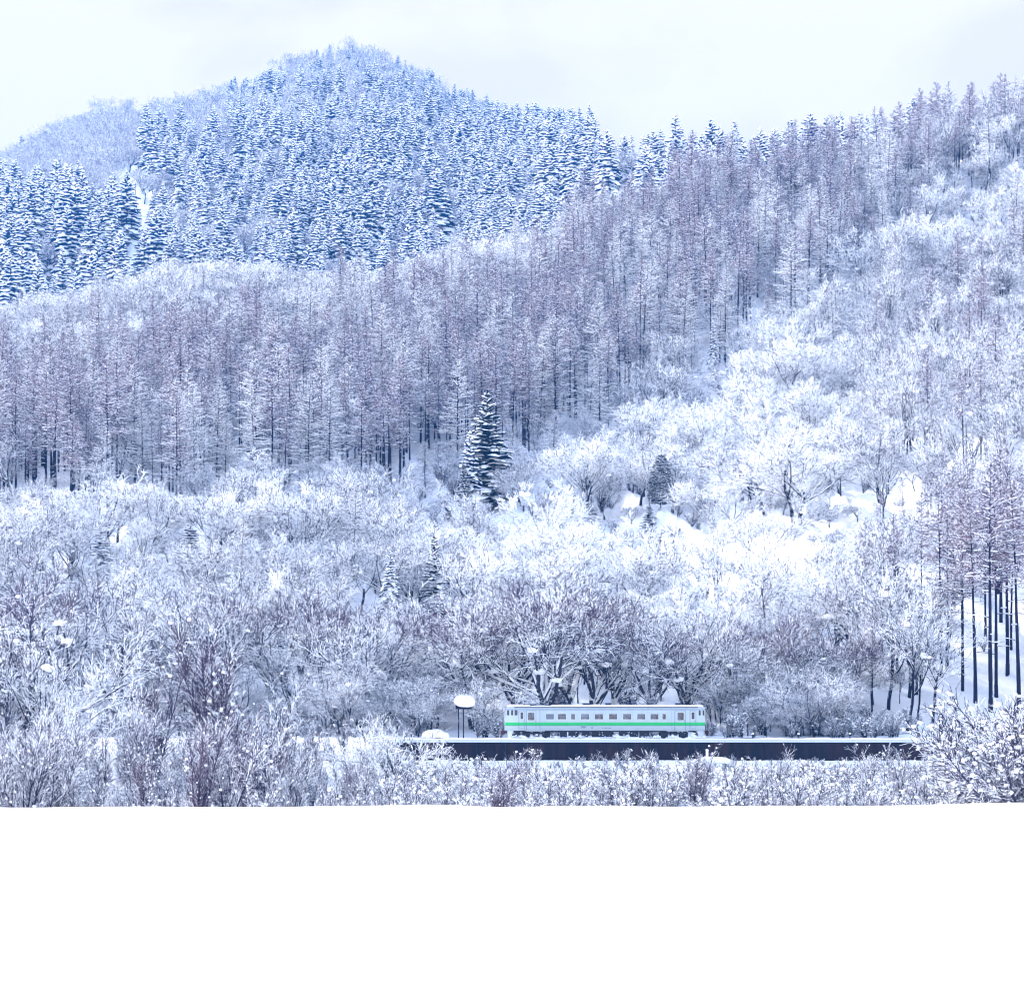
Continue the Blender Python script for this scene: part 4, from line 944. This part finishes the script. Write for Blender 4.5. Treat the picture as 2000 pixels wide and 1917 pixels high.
# the scrub between the field and the line
TOPS = ([-60, 0, 80, 200, 300, 420, 470, 560, 680, 760, 800, 850, 900, 1000, 1200, 1400, 1500, 1600, 1750, 1840, 1900, 2000, 2100],
        [1290, 1270, 1330, 1420, 1390, 1330, 1330, 1400, 1430, 1455, 1476, 1490, 1494, 1500, 1496, 1490, 1488, 1486, 1486, 1482, 1430, 1345, 1340])
d = 150.0
while d < 295:
    sp = 2.7 if d < 262 else 2.2
    x = wx(-330, d)
    while x < wx(2330, d):
        xj = x + rg.uniform(-.5, .5)*sp; dj = d + rg.uniform(-.5, .5)*sp; X = CX + xj*F/dj; x += sp
        if dj > 294.5: continue
        top = I(X, *TOPS); yb = gY(X, dj); u = rg.random()
        Hm = (yb - top)*dj/F
        if dj < 205: 
            if u < .80: continue
        if Hm < 0.6: continue
        if X < 770 or 1915 < X:
            if X > 1915: 
                if u < .55: put('shrub', 'bigshrub' if rg.random() < .7 else 'shrub', X, dj, max(1.5, Hm*rg.uniform(.35, .9)))
            elif u < .16: put('willow_shrub', 'willow', X, dj, max(2.0, min(9, Hm*rg.uniform(.45, 1.0))))
            elif u < .36: put('shrub', 'shrub', X, dj, rg.uniform(2.0, 4.2))
        else:
            if u < .72: put('shrub', 'shrub', X, dj, min(rg.uniform(2.2, 5.2), Hm*rg.uniform(.8, 1.12)))
            elif u < .76: put('willow_shrub', 'willow', X, dj, min(6.5, Hm*rg.uniform(.9, 1.35)))
    d += sp
for X, yt, dd, k in ((775, 1375, 262, 'slim'), (735, 1400, 255, 'bare'), (75, 1225, 268, 'slim'), (250, 1320, 262, 'slim'), (30, 1180, 275, 'bare'), (150, 1330, 250, 'slim')):
    put('bare_tree', k, X, dd, (gY(X, dd) - yt)*dd/F, label=None)
for X, yt, dd in ((1992, 1345, 214), (2025, 1335, 222), (2060, 1350, 212), (1965, 1400, 228), (2015, 1370, 205)):
    put('shrub', 'bigshrub', X, dd, (gY(X, dd) - yt)*dd/F, sxy=1.1)
for X, yt, dd in ((420, 1215, 272), (440, 1235, 276), (300, 1300, 270), (15, 1150, 274), (60, 1180, 280), (-10, 1200, 270), (560, 1320, 272)):
    put('willow_shrub', 'willow', X, dd, (gY(X, dd) - yt)*dd/F, var=rg.choice((1, 4)))
for i in range(190):
    X = rg.uniform(780, 1930); dd = rg.uniform(281, 293.5); top = rg.uniform(1484, 1500) if rg.random() < .88 else rg.uniform(1460, 1484)
    put('shrub', 'shrub', X, dd, max(.8, (gY(X, dd) - top)*dd/F))
for i in range(110):
    X = rg.uniform(1385, 1660) if i < 62 else rg.uniform(600, 960); dd = rg.uniform(310, 336)
    if 860 < X < 925: continue
    put('bare_tree', rg.choice(('bare', 'slim', 'bare')), X, dd, rg.uniform(3.0, 8.5), sxy=rg.uniform(1.0, 1.4))
# low scrub right behind the track
for i in range(170):
    X = rg.uniform(-20, 1900); dd = rg.uniform(306.5, 321)
    if 850 < X < 930: continue
    put('shrub', 'shrub', X, dd, rg.uniform(1.2, 3.2) if not (600 < X < 850) else rg.uniform(.6, 1.5), sxy=rg.uniform(1, 1.9))

# ------------------------------------------------------------------ trees: building them
LOOK = {'oak': 'snowy spreading oak', 'bare': 'bare frosted tree', 'white': 'white frosted tree', 'slim': 'slender dark-stemmed tree',
        'larch': 'bare pinkish larch', 'larchw': 'snow-lined larch', 'fir': 'snow-laden spruce', 'firdark': 'dark spruce under snow', 'column': 'column-shaped evergreen',
        'shrub': 'snow-flecked shrub', 'willow': 'upright twiggy willow', 'bigshrub': 'arching snowy shrub'}
CAT = {'oak_tree': 'oak', 'bare_tree': 'tree', 'larch_tree': 'larch', 'spruce_tree': 'spruce', 'shrub': 'shrub', 'willow_shrub': 'willow'}
GRP = {'oak_tree': 'big oaks lining the railway', 'bare_tree': 'bare broadleaf trees on the slope', 'larch_tree': 'larches in the hillside stands', 'spruce_tree': 'snowy spruces on the hills', 'shrub': 'shrubs below and beside the line', 'willow_shrub': 'willows in the left scrub'}
COLN = [(110, 'at the left edge'), (220, 'left of the snow gully'), (330, 'below the snow gully'), (430, 'left of the peak'), (520, "under the peak's left shoulder"), (610, 'just left under the peak'), (700, 'under the peak'), (790, 'just right under the peak'),
        (870, 'left of the signboard'), (950, 'above the signboard'), (1030, "above the train's front"), (1110, "above the train's front half"), (1190, "above the train's middle"), (1270, "above the train's rear half"), (1350, "above the train's rear"),
        (1430, 'just behind the train'), (1520, 'left of the bare clearing'), (1610, "above the right wall's middle"), (1700, 'right of the clearing'), (1800, 'above the wall end'), (1900, 'beyond the wall end'), (9999, 'at the right edge')]
def where(e):
    X, d = e['X'], e['d']
    cn = next(n for lim, n in COLN if X < lim)
    if d < 300: tier = 'by the field' if d < 225 else 'in the low scrub' if d < 255 else 'in the upper scrub' if d < 275 else 'at the bank foot'
    elif d < 322: tier = 'beside the track'
    elif d < 350: tier = 'at the slope foot'
    elif d < 385: tier = 'low on the slope'
    elif d < 430: tier = 'on the lower slope'
    elif d < 475: tier = 'below the larch belt'
    elif d < 530: tier = 'mid slope'
    elif d < 590: tier = 'on the upper slope'
    elif d < 650: tier = 'near the ridge'
    elif d < 800: tier = 'on the near ridge'
    elif d < 900: tier = 'low on the saddle'
    elif d < 975: tier = 'on the saddle'
    elif d < 1040: tier = 'high on the saddle'
    elif d < 1150: tier = 'behind the saddle'
    else: tier = 'on the far peak'
    if d < 300: cn = cn.replace('above', 'below')
    return tier + ' ' + cn
ORD = ['leftmost', 'second from left', 'third from left', 'fourth from left', 'fifth from left', 'sixth from left', 'seventh from left', 'eighth from left', 'ninth from left', 'tenth from left', 'eleventh from left', 'twelfth from left']
bykind = {}
for e in ENT: bykind.setdefault(e['kind'], []).append(e)
rest = {}
for kind, L_ in bykind.items():
    def score(e):
        v = e['H']*F/e['d']
        if not -10 < e['X'] < 2010: v *= 0.01
        return v*(100 if e['label'] else 1)
    L_.sort(key=score, reverse=True)
    one, rest[kind] = L_[:300], L_[300:]
    buckets = {}
    for e in one:
        if e['label']: continue
        q = e['H']/P[e['key']][0].H; size = 'tall' if q > 1.05 else 'medium' if q > .75 else 'short'
        e['base'] = (size + ' ' + LOOK[e['key']], where(e)); buckets.setdefault(e['base'], []).append(e)
    for (a, b), es in buckets.items():
        es.sort(key=lambda e: e['X'])
        for i, e in enumerate(es):
            e['label'] = (a + ' ' + b) if len(es) == 1 else (ORD[i] + ' ' + a + ' ' + b if i < 12 else a + ' ' + b)
    for e in one:
        p = P[e['key']][e['var']]; loc = gp(e['X'], e['d'])
        sc = (e['s']*e['sxy'], e['s']*e['sxy'], e['s'])
        if e['H']*F/e['d'] > 95:
            o = empty(kind, loc, e['rot'])
            for nm, me in (('trunk', p.trunk), ('crown', p.crown)):
                c = bpy.data.objects.new(nm if kind not in ('shrub', 'willow_shrub') else {'trunk': 'stems', 'crown': 'twigs'}[nm], me); COL.objects.link(c); c.parent = o
        else:
            o = bpy.data.objects.new(kind, p.all); COL.objects.link(o); o.location = loc; o.rotation_euler = (0, 0, e['rot'])
        o.scale = sc
        tag(o, ' '.join(e['label'].split()[:16]), CAT[kind], GRP[kind])

STUFF = {'bare_tree': ('bare_woodland', 'frosted bare woodland covering the slopes between the trees'), 'larch_tree': ('larch_forest', 'dense belt of bare larches across the hillside'),
         'spruce_tree': ('spruce_forest', 'blue-white snowy spruce forest on the far mountain'), 'shrub': ('undergrowth', 'snow-flecked scrub filling the low ground'), 'willow_shrub': ('willow_thicket', 'upright willow thicket left of the wall')}
def forest(name, label, es):
    used = sorted({(e['key'], e['var']) for e in es}); idx = {u: i for i, u in enumerate(used)}
    c = bpy.data.collections.new(name + '_shapes')
    for i, (k, v) in enumerate(used):
        o = bpy.data.objects.new('%s_%03d' % (name, i), P[k][v].all); c.objects.link(o)
    me = bpy.data.meshes.new(name); me.vertices.add(len(es))
    me.vertices.foreach_set('co', np.array([gp(e['X'], e['d'])[:] for e in es], np.float32).ravel())
    a = me.attributes.new('pick', 'INT', 'POINT'); a.data.foreach_set('value', np.array([idx[(e['key'], e['var'])] for e in es], np.int32))
    a = me.attributes.new('turn', 'FLOAT_VECTOR', 'POINT'); a.data.foreach_set('vector', np.array([(0, 0, e['rot']) for e in es], np.float32).ravel())
    a = me.attributes.new('size', 'FLOAT_VECTOR', 'POINT'); a.data.foreach_set('vector', np.array([(e['s']*e['sxy'], e['s']*e['sxy'], e['s']) for e in es], np.float32).ravel())
    ob = bpy.data.objects.new(name, me); COL.objects.link(ob); tag(ob, label, kind='stuff')
    g = bpy.data.node_groups.new(name, 'GeometryNodeTree'); g.interface.new_socket('Geometry', in_out='INPUT', socket_type='NodeSocketGeometry'); g.interface.new_socket('Geometry', in_out='OUTPUT', socket_type='NodeSocketGeometry')
    N = g.nodes; Lk = g.links; gi = N.new('NodeGroupInput'); go = N.new('NodeGroupOutput'); ip = N.new('GeometryNodeInstanceOnPoints')
    ci = N.new('GeometryNodeCollectionInfo'); ci.inputs['Collection'].default_value = c; ci.inputs['Separate Children'].default_value = True; ci.inputs['Reset Children'].default_value = True
    def att(nm, ty):
        n = N.new('GeometryNodeInputNamedAttribute'); n.data_type = ty; n.inputs['Name'].default_value = nm; return n.outputs['Attribute']
    ip.inputs['Pick Instance'].default_value = True
    Lk.new(gi.outputs[0], ip.inputs['Points']); Lk.new(ci.outputs[0], ip.inputs['Instance']); Lk.new(att('pick', 'INT'), ip.inputs['Instance Index'])
    er = N.new('FunctionNodeEulerToRotation'); Lk.new(att('turn', 'FLOAT_VECTOR'), er.inputs[0]); Lk.new(er.outputs[0], ip.inputs['Rotation'])
    Lk.new(att('size', 'FLOAT_VECTOR'), ip.inputs['Scale']); Lk.new(ip.outputs[0], go.inputs[0])
    md = ob.modifiers.new('scatter', 'NODES'); md.node_group = g
for kind, es in rest.items():
    if es: forest(*STUFF[kind], es)
print('TREES', {k: len(v) for k, v in bykind.items()}, 'bytes', 0)

# ------------------------------------------------------------------ the air
hz = MB().box(-1400, 1400, -80, 3000, -12, 620).build('haze', bpy.data.materials.new('air'))
tag(hz, kind='stuff')
m = hz.data.materials[0]; m.use_nodes = True; nt = m.node_tree; N = nt.nodes; L = nt.links
for n in list(N): N.remove(n)
o = N.new('ShaderNodeOutputMaterial'); v = N.new('ShaderNodeVolumePrincipled'); v.inputs['Density'].default_value = 0.00012; v.inputs['Color'].default_value = (0.06, 0.33, 1.0, 1)
v.inputs['Anisotropy'].default_value = 0.0
L.new(v.outputs[0], o.inputs['Volume'])
